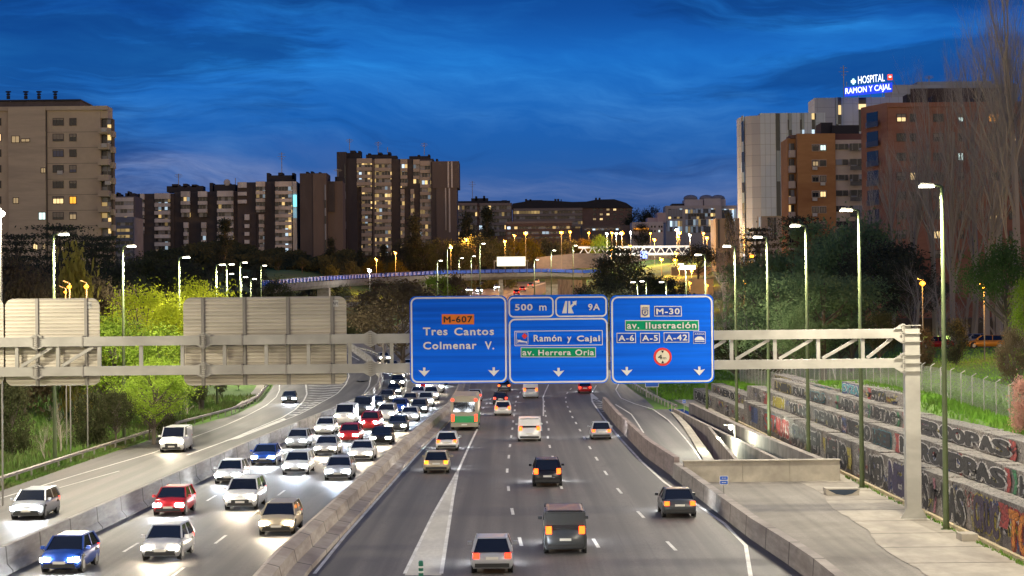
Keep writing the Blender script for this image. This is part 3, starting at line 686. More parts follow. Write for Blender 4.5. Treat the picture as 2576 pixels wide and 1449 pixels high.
def graf(t, x, s, y0, y1, z0, z1, fill=None, out=None, off=.05, jit=0, tall=True):
    """word sprayed on the wall face at x, read from the road: each letter fat, crooked and pressed against the next"""
    r = random.Random(sum(map(ord, s)) + int(y0)); n = len(s); cw = (y1 - y0) / n
    mbs = [MB(), MB()]
    for i, ch in enumerate(s):
        vs, fs, a, b, c, d = textmesh(ch, 0, None, 1.0); h = d - c; sk = r.uniform(-.10, .10); zz = r.uniform(-.03, .05) * (z1 - z0); ex = r.uniform(.0, .10) * cw
        yl = y1 - i * cw + ex; yr_ = y1 - (i + 1) * cw - ex * .5; bow = r.uniform(-.07, .07)
        for L_, w in ((0, .19), (1, .10)):
            k = 0
            for q in range(8):
                sx, sy = math.cos(q*PI/4) * w, math.sin(q*PI/4) * w
                pts = []
                for p in vs:
                    f = ((p[0]-a)/(b-a) - .5) * .80 + sx * 1.15 + .5; g_ = ((p[1]-c)/h - .5) * .80 + sy * .55 + .5
                    f += sk * (g_ - .5) + bow * math.sin(g_ * PI)
                    pts.append((x - .045 - .022 * L_ - .0022 * k - .0003 * i, yl + (yr_ - yl) * f, z0 + zz + g_ * (z1 - z0)))
                mbs[L_].add(pts, fs); k += 1
    obj('graffiti', mbs[0], out or gw, t, world=True); obj('graffiti', mbs[1], fill or gb, t, world=True)
def patch(t, x, y0, y1, z0, z1, m):
    obj('graffiti', MB().add([(x - .047, y1, z0), (x - .047, y1 - .5, (z0+z1)/2), (x - .047, y1 + .1, z1), (x - .047, y0 + .3, z1), (x - .047, y0, z0 + (z1-z0)*.4), (x - .047, y0 + .4, z0)], [(0,1,2,3,4,5)]), m, t, world=True)
X1, X2, X3, X4 = 22.0, 23.05, 24.1, 25.1
g1 = gabion(X1, 76, 190, 0, 2.32, 'lowest gabion tier with graffiti reading WAS and CRUC, along the verge')
g1b = gabion(X1, 190, 243, 0, 1.5, 'low far stretch of gabions behind the trench wall')
g2 = gabion(X2, 76, 196, 1.2, 3.55, 'second gabion tier with graffiti ending in HESP')
g2b = gabion(X2, 196, 232, .6, 2.45, 'far short second row of gabions tagged AERO')
g3 = gabion(X3, 93, 186, 2.4, 4.6, 'third gabion tier with NEROOPAS graffiti ending in bare pale stones')
g4 = gabion(X4, 128, 152, 3.4, 5.45, 'topmost gabion block with blue and black graffiti')
g4b = gabion(X4, 153, 192, 2.9, 4.75, 'top far gabion row with faded black graffiti')
graf(g1, X1, 'TO', 85.2, 88.4, .15, 2.1, gor, gr); patch(g1, X1 - .03, 88.3, 90.2, 1.1, 2.2, gr)
graf(g1, X1, 'CRUC', 90.3, 95.2, .35, 2.15, spray('violet_spray', (.07,.045,.09)), gy, .06, 1); graf(g1, X1, 'WAS', 97.2, 102.4, .25, 2.15, None, None, .06); patch(g1, X1, 103.6, 104.5, .3, 2.1, gpk)
graf(g1, X1, 'ENYS', 105.6, 110.2, .15, 2.2, None, None, .05); graf(g1, X1, 'NEM', 110.5, 116.6, .2, 2.2, spray('ink_spray', (.05,.04,.12)), gw, .06)
graf(g1, X1, 'CLOSED', 118.2, 126.0, .2, 2.15, None, gw, .06); patch(g1, X1, 125.9, 126.8, .2, 2.1, gr); graf(g1, X1, 'HEUS', 131.5, 140.0, .2, 2.1, None, gw, .06); patch(g1, X1, 129.5, 131.4, .5, 1.9, gy); patch(g1, X1, 140, 141.5, .5, 1.9, gy)
graf(g1, X1, 'SPANGEM', 142.5, 157, .4, 2.1, None, gw, .05); graf(g1, X1, 'NUTS', 158.5, 166, .5, 2.1, gr, gw); graf(g1, X1, 'SET', 167, 174, .5, 2.1, gr, gcy); patch(g1, X1, 179, 184, .7, 2.1, gbl)
graf(g2, X2, 'HESP', 84.5, 90.6, 2.38, 3.4); patch(g2, X2, 91, 92, 2.38, 3.5, gg)
graf(g2, X2, 'NEROIDPAS', 93.4, 118.5, 2.38, 3.42, None, gw, .03); patch(g2, X2, 92.2, 93.4, 2.36, 3.48, gr); patch(g2, X2, 102.0, 102.9, 2.36, 3.48, gr); patch(g2, X2, 118.5, 120.2, 2.36, 3.48, gr)
graf(g2, X2, 'HSEI', 121.5, 127.5, 2.4, 3.4, None, gcy); graf(g2, X2, 'WEGO', 128.5, 137, 2.4, 3.45); patch(g2, X2, 137.5, 139.5, 2.4, 3.4, gbl); graf(g2, X2, 'REMAN', 140, 152, 2.4, 3.4); graf(g2, X2, 'YOUNG', 155, 166, 2.4, 3.35); graf(g2, X2, 'NIN', 169, 176, 2.4, 3.4, gy); patch(g2, X2, 179, 183, 2.4, 3.4, gr)
graf(g3, X3, 'NEROOPAS', 96.6, 121.5, 3.62, 4.5, None, gw, .03); patch(g3, X3, 95.2, 96.7, 3.6, 4.56, gr); patch(g3, X3, 121.5, 123.2, 3.6, 4.56, gr); patch(g3, X3, 124, 125, 3.6, 4.5, gg)
graf(g3, X3, 'UBTAG', 125.3, 134, 3.62, 4.5); patch(g3, X3, 134.2, 135.2, 3.6, 4.5, gg); graf(g3, X3, 'ARRA', 138.5, 146.5, 3.62, 4.5); patch(g3, X3, 147, 148.4, 3.6, 4.56, gg); graf(g3, X3, 'WSJ', 154, 161, 3.62, 4.45, None, gcy); graf(g3, X3, 'KAUL', 163, 171, 3.62, 4.45, None, gw); graf(g3, X3, 'LNIN', 173, 183, 3.62, 4.45, None, gy)
graf(g4, X4, 'SYZA', 133.5, 139, 4.64, 5.4); patch(g4, X4, 139.3, 140.8, 4.62, 5.42, gr)
obj('graffiti', MB().quad((X4-.044, 151.8, 4.6), (X4-.044, 144, 4.6), (X4-.044, 144, 5.42), (X4-.044, 151.8, 5.42)), gbl, g4, world=True); graf(g4, X4 - .01, 'SYZA', 144.4, 151.4, 4.68, 5.36, gcy, gw, .02)
graf(g2b, X2, 'AERO', 207, 222, 1.55, 2.4, None, gw); patch(g2b, X2, 202, 206, 1.55, 2.4, gr); graf(g1b, X1, 'DIAER', 222, 240, .3, 1.4, None, gw)
def scribbles(t, x, y0, y1, z0, z1, n, seed):
    """thin hand-drawn tags and throw-ups crossing each other over the bigger letters"""
    r = random.Random(seed); ms = [MB() for _ in range(5)]
    for q in range(n):
        yc, zc = r.uniform(y0 + 1, y1 - 1), r.uniform(z0 + .25, z1 - .25); k = r.choice([0, 0, 0, 1, 1, 2, 3, 4]); p = None; w = r.uniform(.02, .055); yy, zz = yc, zc; am = r.uniform(.12, .45) * (z1 - z0) * .5
        for i in range(r.randint(8, 22)):
            ny = yc - i * r.uniform(.06, .14); nz = max(z0 + .04, min(z1 - .04, zc + am * math.sin(i * r.uniform(1.2, 2.4)) + r.uniform(-.08, .08)))
            if p: dy, dz = ny - p[0], nz - p[1]; L_ = math.hypot(dy, dz) + 1e-6; a, b = -dz / L_ * w, dy / L_ * w; xx = x - .0615 - .00003 * q; ms[k].quad((xx, p[0]-a, p[1]-b), (xx, ny-a, nz-b), (xx, ny+a, nz+b), (xx, p[0]+a, p[1]+b))
            p = (ny, nz)
    for mb, m in zip(ms, (gb, gw, gr, gbl, gy)):
        if mb.f: obj('graffiti', mb, m, t, world=True)
scribbles(g1, X1, 84, 188, .1, 2.2, 130, 1); scribbles(g2, X2, 84, 194, 2.36, 3.5, 80, 2); scribbles(g3, X3, 96, 184, 3.58, 4.55, 60, 3); scribbles(g4, X4, 129, 144, 4.6, 5.4, 16, 4); scribbles(g4b, X4, 154, 190, 3.9, 4.7, 50, 5); scribbles(g1b, X1, 190, 240, .1, 1.45, 40, 6); scribbles(g2b, X2, 197, 230, 1.5, 2.4, 40, 7)
graf(g4b, X4, 'LNIN', 180, 190, 3.95, 4.7, None, gy); graf(g4b, X4, 'MAHL', 168, 178.5, 3.95, 4.7); graf(g4b, X4, 'WSJ', 157, 166, 3.95, 4.7, None, gcy)
# kerb at the foot of the gabions, plinth and drain
struct('kerb', MB().box(21.74, 21.96, 76, 200, 0, .22), noisy('yellowish_kerb', (.42,.34,.20), (.50,.41,.25), 1.2, .85, (1,.5,1)))
obj('concrete_plinth', MB().box(20.95, 21.73, 93.4, 94.6, .03, .38), conc_p, label='small square concrete plinth in front of the nearest right street lamp', cat='plinth')
dr = thing('drain_inlet', 'small concrete drain inlet with blue sprayed front, on the verge before the second lamp', 'drain', (19.3, 117, .03))
obj('inlet_box', MB().prism([(-.95,0,0),(.95,0,0),(1.0,0,.42),(-1.0,0,.42)], (0,1.1,0)), conc, dr); obj('inlet_opening', MB().add([(-.9,-.02,.36),(.92,-.02,.36),(.55,-.02,.12),(.1,-.02,.03),(-.4,-.02,.1)], [(0,4,3,2,1)]), mat('drain_blue', (.03,.05,.08), .6), dr)
# ------------------------------------------------------------------ chain-link fence
fe = thing('chain_link_fence', 'grey chain-link fence along the grass above the gabion wall', 'fence', (27, 84, 4.5))
fx = lambda y: lerp_tab([(80, 26.6), (110, 26.9), (132, 27.1), (240, 27.4)], y)
fm = MB(); pm = mesh('fence_post', MB().tube([(0,0,-.2),(0,0,1.95),(.25,0,2.1)], .035, 6), galv)
y = 84.
pn = 0
while y < 242:
    o = obj('fence_post', pm, parent=fe); o.location = Vector((fx(y), y, zt(fx(y), y))) - fe.location; y += 3.0; pn += 1
wire = mat('fence_wire', (.34,.34,.30), .5, .4)
def fq(y, h): return Vector((fx(y), y, zt(fx(y), y) + h))
for k in range(26):
    h = k * .076
    y = 84.
    while y < 240: fm.bar(fq(y, h), fq(y + 6, h), .008, .008); y += 6
y = 84.
while y < 240:
    for s in (0, 1): fm.bar(fq(y, 0 if s else 1.9), fq(y + 1.9, 1.9 if s else 0), .008, .008)
    y += .30
obj('wire_mesh', fm, wire, fe, world=True)
for y in (126., 170.):
    obj('brace', MB().bar(fq(y, 1.8), fq(y - 2.6, 0), .05, .05), galv, fe, world=True)
# ------------------------------------------------------------------ small signs
sb = mat('small_sign_blue', (.01,.12,.60), .4)
def smallsign(u, v, D, w, h, label, lines_, zb=None):
    p = at(u, v, D); zb = zt(p.x, D) if zb is None else zb
    t = thing('marker_sign', label, 'sign', (p.x, D, zb)); hz = p.z - zb
    obj('post', MB().tube([(0,.04,0),(0,.04,hz + h*.2)], .04, 6), galv, t)
    obj('plate', MB().prism([(x, 0, z) for x, z in rrect(-w/2, w/2, hz - h/2, hz + h/2, .05)], (0,.02,0)), white, t)
    n = len(lines_)
    for k, s in enumerate(lines_):
        z1 = hz + h/2 - .03 - k * h / n; z0 = z1 - h / n + .05
        obj('plate', MB().prism([(x, -.01, z) for x, z in rrect(-w/2+.03, w/2-.03, z0, z1, .04)], (0,.008,0)), sb, t)
        textobj('lettering', s, -w*.28, w*.28, z0 + .08, z1 - .08, -.016, white, t, .03)
smallsign(1821, 1208, 119, .52, .52, 'small blue marker sign reading 30 over 8, on the yard over the tunnel', ['30', '8'], .02)
smallsign(1721, 1010, 216, .4, .4, 'tiny blue marker sign at the start of the trench wall', ['30'])
hm = mat('marker_green', (.02,.16,.10), .4); hx = at(1059, 1440, 82)
hp = thing('marker_post', 'short green flexible post with two white bands on the painted gore', 'marker post', (hx.x, 82, .04))
obj('post', MB().tube([(0,0,0),(0,0,.72),(0,0,.78)], [.1,.1,.07], 12), hm, hp, smooth=False); obj('reflective_band', MB().tube([(0,0,.48),(0,0,.56)], .104, 12), white, hp); obj('reflective_band', MB().tube([(0,0,.28),(0,0,.36)], .104, 12), white, hp)
p = at(1640, 966, 250); sg = thing('direction_sign', 'blue sign on two posts half hidden below the right gantry sign', 'road sign', (p.x, 250, zt(p.x, 250)))
hz = p.z - sg.location.z
for s in (-.65, .65): obj('post', MB().tube([(s,.1,-.2),(s,.1,hz+.9)], .06, 6), galv, sg)
obj('plate', MB().prism([(x, 0, z) for x, z in rrect(-.85, .85, hz - .4, hz + 1.6, .1)], (0,.05,0)), white, sg); obj('plate', MB().prism([(x, -.02, z) for x, z in rrect(-.78, .78, hz - .33, hz + 1.53, .1)], (0,.01,0)), sb, sg)
# ------------------------------------------------------------------ vehicles
def paintm(n, c): return mat(n, c, .28, .2)
CP = {n: paintm(n + '_car_paint', c) for n, c in (('white', (.75,.75,.73)), ('silver', (.42,.43,.45)), ('dark grey', (.06,.065,.07)), ('black', (.015,.015,.018)), ('red', (.42,.02,.02)), ('blue', (.02,.06,.28)), ('beige', (.42,.36,.26)), ('green', (.03,.22,.08)), ('orange', (.75,.30,.03)))}
glass = mat('car_glass', (.012,.014,.018), .06, 0, None, 0, .8); tyre = mat('tyre_rubber', (.02,.02,.02), .85); rimm = mat('wheel_rim', (.5,.5,.5), .3, .8)
trim = mat('black_trim', (.02,.02,.02), .6); plate = mat('number_plate', (.7,.68,.6), .5)
hl = mat('headlight_glow', (1,1,1), .3, 0, (.86,.93,1), 150); hlw = mat('warm_headlight_glow', (1,1,1), .3, 0, (1,.84,.6), 110)
tlm = mat('tail_light_glow', (.5,.01,.01), .3, 0, (1,.035,.012), 3.2); tlo = mat('orange_tail_light_glow', (.5,.1,.01), .3, 0, (1,.085,.008), 3.4)
KIND = {  # length, width, belt, roof, hood length, windscreen run, rear run, boot length
 'hatchback': (4.1, 1.76, .93, 1.47, .95, .75, .45, .12), 'saloon': (4.5, 1.8, .93, 1.43, 1.05, .8, .7, .65),
 'estate car': (4.6, 1.8, .95, 1.50, 1.0, .75, .35, .10), 'off-roader': (4.5, 1.86, 1.08, 1.68, 1.05, .6, .4, .10), 'van': (5.0, 1.95, 1.2, 1.98, .75, .75, .15, .03)}
_car = {}
def loft(secs, n):
    mb = MB()
    for s in secs: mb.v += s
    for j in range(len(secs) - 1):
        for i in range(n): i2 = (i+1) % n; mb.f.append((j*n+i, j*n+i2, (j+1)*n+i2, (j+1)*n+i))
    mb.f += [tuple(range(n))[::-1], tuple((len(secs)-1)*n + k for k in range(n))]
    return mb
def car_meshes(kind):
    if kind in _car: return _car[kind]
    Ln, Wd, b, rf, hood, ws, rr, boot = KIND[kind]; h = Ln / 2; w = Wd / 2; D = {}
    def sec(y, ww, zb, ztp, crown=.03):
        return [(-ww*.90, y, zb), (-ww, y, zb + .16), (-ww*1.0, y, (zb+ztp)/2 + .05), (-ww*.955, y, ztp - .07), (-ww*.80, y, ztp), (0, y, ztp + crown), (ww*.80, y, ztp), (ww*.955, y, ztp - .07), (ww, y, (zb+ztp)/2 + .05), (ww, y, zb + .16), (ww*.90, y, zb)]
    hz = b - .08
    st = [(-h, .82, .34, b - .30 if boot > .3 else b - .12), (-h + .07, .93, .24, b - .10), (-h + .35, .985, .2, b), (-h + boot + .3, 1, .2, b), (0, 1, .2, b), (h - hood, 1, .2, b), (h - hood * .5, .985, .2, hz), (h - .28, .95, .2, hz - .12), (h - .06, .87, .24, hz - .25), (h, .76, .34, hz - .36)]
    D['body'] = loft([sec(y, w * k, a, c) for y, k, a, c in st], 11)
    yf0, yf1, yr0, yr1 = h - hood, h - hood - ws, -h + boot + .05, -h + boot + rr + .05
    bw, tw = w * .93, w * .74
    if kind == 'van': tw = w * .86
    rt = rf - .04
    D['roof'] = MB().add([(-tw, yr1-.02, rt), (tw, yr1-.02, rt), (tw, yf1+.02, rt), (-tw, yf1+.02, rt), (-tw*.85, yr1+.05, rf), (tw*.85, yr1+.05, rf), (tw*.85, yf1-.15, rf), (-tw*.85, yf1-.15, rf)],
        [(4,5,6,7),(0,1,5,4),(1,2,6,5),(2,3,7,6),(3,0,4,7),(3,2,1,0)])
    pb = D['roof']; z0 = b - .02
    for s in (-1, 1):
        pb.bar((s*bw, yf0, z0), (s*tw, yf1, rt), .08, .07, (1,0,0)); pb.bar((s*bw, yr0, z0), (s*tw, yr1, rt), .10, .10, (1,0,0)); ym = (yf1 + yr1) / 2
        pb.bar((s*bw, ym, z0), (s*tw, ym, rt), .08, .05, (1,0,0))
    e = .012
    D['windscreen'] = MB().quad((-bw+.05, yf0, z0), (bw-.05, yf0, z0), (tw-.04, yf1, rt), (-tw+.04, yf1, rt))
    D['rear_window'] = MB().quad((bw-.06, yr0, z0), (-bw+.06, yr0, z0), (-tw+.05, yr1, rt), (tw-.05, yr1, rt))
    for s, n in ((-1, 'side_window'), (1, 'side_window_')):
        D[n] = MB().quad((s*bw, yr0 + .04, z0), (s*bw, yf0 - .04, z0), (s*tw, yf1, rt), (s*tw, yr1, rt))
    if kind == 'van': D['side_panel'] = MB().box(-w*.94, w*.94, yr0 + .03, 0.2, b - .05, rt - .05)
    W = lambda x, y: MB().tube([(x - .11, y, .33), (x + .11, y, .33)], .33, 14)
    D['wheels'] = [(s * (w - .12), y) for s in (-1, 1) for y in (-h + .85, h - .85)]
    D['wheel'] = MB().tube([(-.11,0,0),(.11,0,0)], .325, 14); D['rim'] = MB().tube([(-.125,0,0),(.125,0,0)], .2, 10)
    lw = .42 if kind != 'van' else .34
    D['headlight'] = lambda s: MB().box(min(s*(w*.93-lw), s*w*.93), max(s*(w*.93-lw), s*w*.93), h - .22, h + .0, hz - .33, hz - .17)
    zt0 = b - .22 if kind in ('hatchback', 'off-roader', 'estate car', 'van') else b - .22
    tall = .34 if kind in ('van', 'estate car', 'off-roader') else .22
    D['tail_light'] = lambda s: MB().box(min(s*(w*.90-.26), s*w*.90), max(s*(w*.90-.26), s*w*.90), -h - .015, -h + .12, zt0 - .05, zt0 - .05 + tall)
    D['plate'] = MB().box(-.26, .26, -h - .02, -h + .03, .62, .73); D['plate_f'] = MB().box(-.26, .26, h - .02, h + .02, .42, .53)
    D['arch'] = MB().tube([(-w*.995,0,0),(-w*.9,0,0)], .42, 16); D['arch_r'] = MB().tube([(w*.9,0,0),(w*.995,0,0)], .42, 16); D['front_bumper'] = MB().prism([(-w*.80, h-.05, .26), (w*.80, h-.05, .26), (w*.72, h-.05, .44), (-w*.72, h-.05, .44)], (0, .06, 0))
    D['grille'] = MB().box(-.5, .5, h - .03, h + .012, .40, hz - .40); D['bumper'] = MB().box(-w*.82, w*.82, -h - .03, -h + .05, .3, .46)
    D['mirror'] = lambda s: MB().box(min(s*(w+.02), s*(w+.2)), max(s*(w+.02), s*(w+.2)), yf0 - .35, yf0 - .2, b + .0, b + .14)
    _car[kind] = {k: (v if callable(v) or isinstance(v, list) else mesh(k, v, None)) for k, v in D.items()}
    d = _car[kind]
    for k in ('headlight', 'tail_light', 'mirror'): f = d[k]; d[k] = [mesh(k, f(-1), None), mesh(k, f(1), None)]
    d['body'].polygons.foreach_set('use_smooth', [True] * len(d['body'].polygons))
    return d
_mv = {}
def part(n, me, m, parent):
    k = (me.name, m.name)
    if k not in _mv: c = me.copy(); c.materials.clear(); c.materials.append(m); _mv[k] = c
    return obj(n, _mv[k], parent=parent)
def make_car(kind, col, x, y, z, heading, label, group, full=True, beams=True, warm=False, tl_mat=None, lit=True, fk=None):
    d = car_meshes(kind); t = thing('off_road_car' if kind == 'off-roader' else kind.replace(' ', '_') if 'car' in kind or kind in ('van',) else kind + '_car', label, 'van' if kind == 'van' else 'car', (x, y, z), group, heading)
    b = part('body', d['body'], CP[col], t); part('roof', d['roof'], CP[col], t)
    for n in ('windscreen', 'rear_window', 'side_window', 'side_window_'): part(n.rstrip('_'), d[n], glass, t)
    if 'side_panel' in d: part('side_panel', d['side_panel'], CP[col], t)
    for wx, wy in d['wheels']:
        o = part('wheel', d['wheel'], tyre, t); o.location = (wx, wy, .325)
        if full: part('rim', d['rim'], rimm, o)
    off = mat_off
    if full:
        for wx, wy in d['wheels']: o = part('wheel_arch', d['arch'] if wx < 0 else d['arch_r'], trim, t); o.location = (0, wy, .36)
        part('front_bumper', d['front_bumper'], trim, t)
    for k in (0, 1):
        part('headlight', d['headlight'][k], (hlw if warm else hl) if lit else off, t); part('tail_light', d['tail_light'][k], (tl_mat or tlm) if lit else off, t)
        if full: part('mirror', d['mirror'][k], CP[col], t)
    part('number_plate', d['plate'], plate, t)
    if full: part('number_plate', d['plate_f'], plate, t); part('grille', d['grille'], trim, t); part('bumper', d['bumper'], trim, t)
    if beams:
        ld = bpy.data.lights.get('warm_beam' if warm else 'cold_beam')
        lo = bpy.data.objects.new('headlight_beam', ld); C.objects.link(lo); lo.parent = t; lo.location = (0, KIND[kind][0]/2 + .25, .72); lo.rotation_euler = (R_(90 - 5), 0, 0)
    return t
mat_off = mat('unlit_lamp_glass', (.25,.22,.2), .2)
for n, c in (('warm_beam', (1, .84, .62)), ('cold_beam', (.66, .80, 1))):
    ld = bpy.data.lights.new(n, 'SPOT'); ld.energy = 520; ld.color = c; ld.spot_size = R_(75); ld.spot_blend = .8; ld.shadow_soft_size = .12
GO = 'oncoming cars with headlights on'
rnd = random.Random(5)
kinds = ['hatchback', 'saloon', 'off-roader', 'hatchback', 'estate car', 'saloon', 'van', 'hatchback']; colsn = ['white', 'silver', 'dark grey', 'black', 'white', 'blue', 'silver', 'red', 'beige']
def head_of(f, y): d = .5; return math.atan2(-(f(y - d) - f(y + d)), -2 * d) if 0 else None
bx = lambda y: lerp_tab(resample(bl), y)
lanes = [('outer', lambda y: bx(y) + 2.6), ('middle', lambda y: bx(y) + 6.1 if y < 215 else bx(y) + 6.1 + (y - 215) * .0), ('inner', lambda y: -11.8 + sm((y - 100) / 140) * 1.6)]
ys = {'outer': [87, 111, 131, 147, 165, 183, 199, 216, 231, 246, 262, 279, 296, 315, 334], 'middle': [91, 114, 138, 156, 172, 189, 205, 221, 237, 254, 272, 290, 310], 'inner': [101, 133, 150, 168, 186, 203, 219, 234, 249, 266, 283, 302, 322]}
used = set()
for ln, f in lanes:
    for i, y in enumerate(ys[ln]):
        k, c = kinds[rnd.randrange(8)], colsn[rnd.randrange(9)]
        if (ln, i) in (('outer', 0), ('middle', 0), ('inner', 0)): k = 'hatchback' if ln != 'inner' else 'estate car'
        x = f(y); dxdy = (f(y + 1) - f(y - 1)) / 2; hd = PI - math.atan(dxdy) * 1.0
        hd = PI + math.atan(-dxdy) if True else hd
        make_car(k, c, x, y, zg(y) + .03, hd, f'{c} {k}, {ORD[i]} from the front in the {ln} oncoming lane', GO, full=y < 160, beams=y < 260, warm=rnd.random() < .35)
# right-hand branch behind the left blue sign
for i, (x, y) in enumerate(((-9.8, 342), (-12.8, 350), (-14, 330), (-16.8, 318))): 
    make_car('hatchback', 'white' if i % 2 else 'silver', x, y, zg(y) + .03, PI, f'distant {"white" if i % 2 else "silver"} oncoming hatchback half hidden by the left blue sign, {ORD[i]} from the median', GO, False, False)
for i, (x, y, k, c) in enumerate(((-26.4, 110, 'estate car', 'silver'), (-27.4, 162, 'van', 'white'), (-27.6, 246, 'saloon', 'dark grey'))):
    make_car(k, c, x, y, .03 + zg(y), PI + (0 if i < 2 else .08), f'{c} {k} driving towards the viewer on the collector road by the left guardrail', GO, i < 2, True, i == 1)
GD_ = 'departing cars with red tail lights'
dep = [(-.95, 85.5, 'hatchback', 'silver', None, 'nearest departing car, in the lane right of the painted gore', 0), (2.3, 92.5, 'van', 'dark grey', tlo, 'nearest van in the second departing lane', .0),
 (2.1, 127, 'off-roader', 'black', tlo, 'ahead of the dark grey van', .0), (8.75, 107.5, 'saloon', 'dark grey', tlo, 'close to the barrier by the yard', .0), (7.5, 172, 'hatchback', 'silver', tlo, 'beside the brownish wall of the exit ramp', 0),
 (1.35, 171, 'van', 'white', tlo, 'in the second departing lane, below the middle blue sign', 0), (2.2, 252, 'van', 'silver', tlo, 'with red lights right under the middle blue sign', 0), (9.4, 262, 'hatchback', 'red', tlm, 'under the gap between the right two blue signs', 0),
 (-1.1, 213, 'estate car', 'white', tlo, 'in the first lane right of the large bus', 0), (-5.3, 138, 'hatchback', 'beige', mat('amber_tail_light_glow', (.5,.2,.01), .3, 0, (1,.24,.01), 3.2), 'alone in the lane beside the median barrier, amber lights', 0),
 (-4.6, 213, 'saloon', 'blue', tlm, 'in front of the bus beside the median barrier', 0), (-4.6, 228, 'hatchback', 'red', tlm, 'two places ahead of the bus beside the median', 0), (-4.7, 246, 'saloon', 'silver', tlm, 'farthest in the lane beside the median', 0),
 (-1.2, 268, 'hatchback', 'dark grey', tlo, 'farthest in the lane left of the middle sign arrow', 0), (-5.3, 160, 'hatchback', 'white', tlo, 'behind the bus in the lane beside the median barrier', 0), (-1.5, 238, 'saloon', 'black', tlm, 'between the bus lane and the middle blue sign edge', 0)]
for x, y, k, c, tm_, wh, rz in dep:
    make_car(k, c, x, y, zg(y) + .03, rz, f'{c} {k}, {wh}', GD_, y < 180, False, False, tm_)
# bus with a green stripe
def bus(x, y, col, label):
    t = thing('bus', label, 'bus', (x, y, zg(y) + .03))
    obj('body', MB().box(-1.26, 1.26, -6, 6, .35, 3.05).prism([(-1.2,-5.9,3.05),(1.2,-5.9,3.05),(1.1,-5.85,3.2),(-1.1,-5.85,3.2)], (0,11.8,0)), col, t)
    obj('stripe', MB().box(-1.275, 1.275, -6.02, 6.02, .75, 1.35), mat('bus_green', (.02,.30,.09), .4), t)
    obj('rear_window', MB().box(-1.0, 1.0, -6.03, -6.0, 1.75, 2.65), glass, t)
    for s in (-1, 1):
        obj('side_window', MB().box(min(s*1.262, s*1.275), max(s*1.262, s*1.275), -5.6, 5.6, 1.7, 2.6), mat('bus_lit_window', (.1,.1,.1), .3, 0, (1,.85,.6), .5), t)
        obj('tail_light', MB().box(min(s*.95, s*1.2), max(s*.95, s*1.2), -6.06, -6, .85, 1.5), tlm, t); obj('tail_light', MB().box(min(s*.95, s*1.2), max(s*.95, s*1.2), -6.06, -6, 2.75, 2.95), tlm, t)
        for yy in (-3.6, 3.8): obj('wheel', MB().tube([(s*1.0, yy, .5), (s*1.28, yy, .5)], .5, 14), tyre, t)
    obj('number_plate', MB().box(-.26, .26, -6.05, -6, .5, .62), plate, t)
bus(-4.55, 191, mat('bus_paint', (.30,.27,.20), .4), 'beige bus with a green stripe and red lights driving away beside the median barrier')
# cars on the uphill motorway above the signs and on the curve behind the beams
for i, (u, v, c, o) in enumerate(((1215, 722, 'white', 1), (1180, 735, 'silver', 1), (1236, 716, 'white', 1), (1250, 728, 'silver', 1), (1160, 741, 'white', 1), (1205, 736, 'dark grey', 1), (1315, 733, 'red', 0), (1335, 724, 'silver', 0), (1300, 742, 'red', 0), (1350, 714, 'white', 0))):
    p = G(u, v); make_car('hatchback', c, p.x, p.y, p.z + .05, PI + .05 if o else -.05, f'{c} hatchback {"coming down" if o else "climbing"} the distant hill above the blue signs, {ORD[i]} of ten there', 'tiny cars on the distant hill', False, False)
# parked cars lit orange on the lawn to the right
for i, (u, v, D, c, k) in enumerate(((2482, 872, 228, 'orange', 'estate car'), (2450, 868, 240, 'silver', 'hatchback'), (2555, 866, 236, 'silver', 'hatchback'), (2350, 882, 236, 'red', 'saloon'))):
    p = at(u, v, D); z = zt(p.x, D)
    make_car(k, c, p.x, D, z + .02, R_(100 if i % 2 else 80), f'parked {c} {k} beyond the lawn at the right, ' + ['between bush and trunk', 'behind the oval bush', 'at the right frame edge', 'left of the gantry column'][i], 'cars parked beyond the lawn', True, False, False, None, False)
# ------------------------------------------------------------------ viaduct, footbridge, far lit sign
vd = thing('viaduct', 'curved concrete road viaduct with blue railing crossing behind the signs', 'bridge', (at(1260, 700, 520).x, 520, zg(520)))
vt = [(660,712,400),(700,708.5,415),(805,700,440),(948,691,480),(1091,684,505),(1235,680,520),(1378,678,530),(1464,681,532),(1530,678,536)]
top = [at(u, v + 8, D) for u, v, D in vt]
rb, dk, sf = MB(), MB(), MB(); railp = mat('glowing_blue_railing', (.03,.10,.45), .4, .2, (.05,.2,.9), .07); deckm = conc_d  # railing paint carries a faint blue glow of its own, no lamp in it
for a, b in zip(top, top[1:]):
    dk.prism([a, a + Vector((0, 9, 0)), a + Vector((0, 7.5, -1.5)), a + Vector((0, 1.5, -1.5)), a + Vector((0, .3, -.9))], b - a)
obj('deck', dk, noisy('viaduct_concrete', (.24,.22,.20), (.34,.31,.28), .8, .8), vd, world=True)
for a, b in zip(top, top[1:]):
    n = max(1, int((b - a).length / 2.1))
    for k in range(n):
        p = a.lerp(b, k / n); q = a.lerp(b, (k + 1) / n); r = MB().box(p.x - .05, p.x + .05, p.y - .05, p.y + .05, p.z, p.z + 1.1)
        for h in (.35, .7, 1.05): r.bar(p + Vector((0,0,h)), q + Vector((0,0,h)), .05, .07)
        r.add([p + Vector((.2,.03,.2)), q + Vector((-.1,.03,.2)), q + Vector((-.1,.03,.95)), p + Vector((.2,.03,.95))], [(0,1,2,3)])
        rb.v += [(x, y, z) for x, y, z in []]
        obj('railing_panel', r, railp, vd, world=True)
for u, D, w in ((1260, 522, 1.1), (1388, 532, 3.2), (810, 442, 2.6), (1060, 500, 2.2), (1470, 536, 1.2)):
    p = at(u, 700, D); zt_ = lerp_tab([(a.x, a.z) for a in top], p.x) - 1.4
    obj('pier', MB().box(p.x - w/2, p.x + w/2, D + 2, D + 6, zg(D) - 3, zt_), conc, vd, world=True)
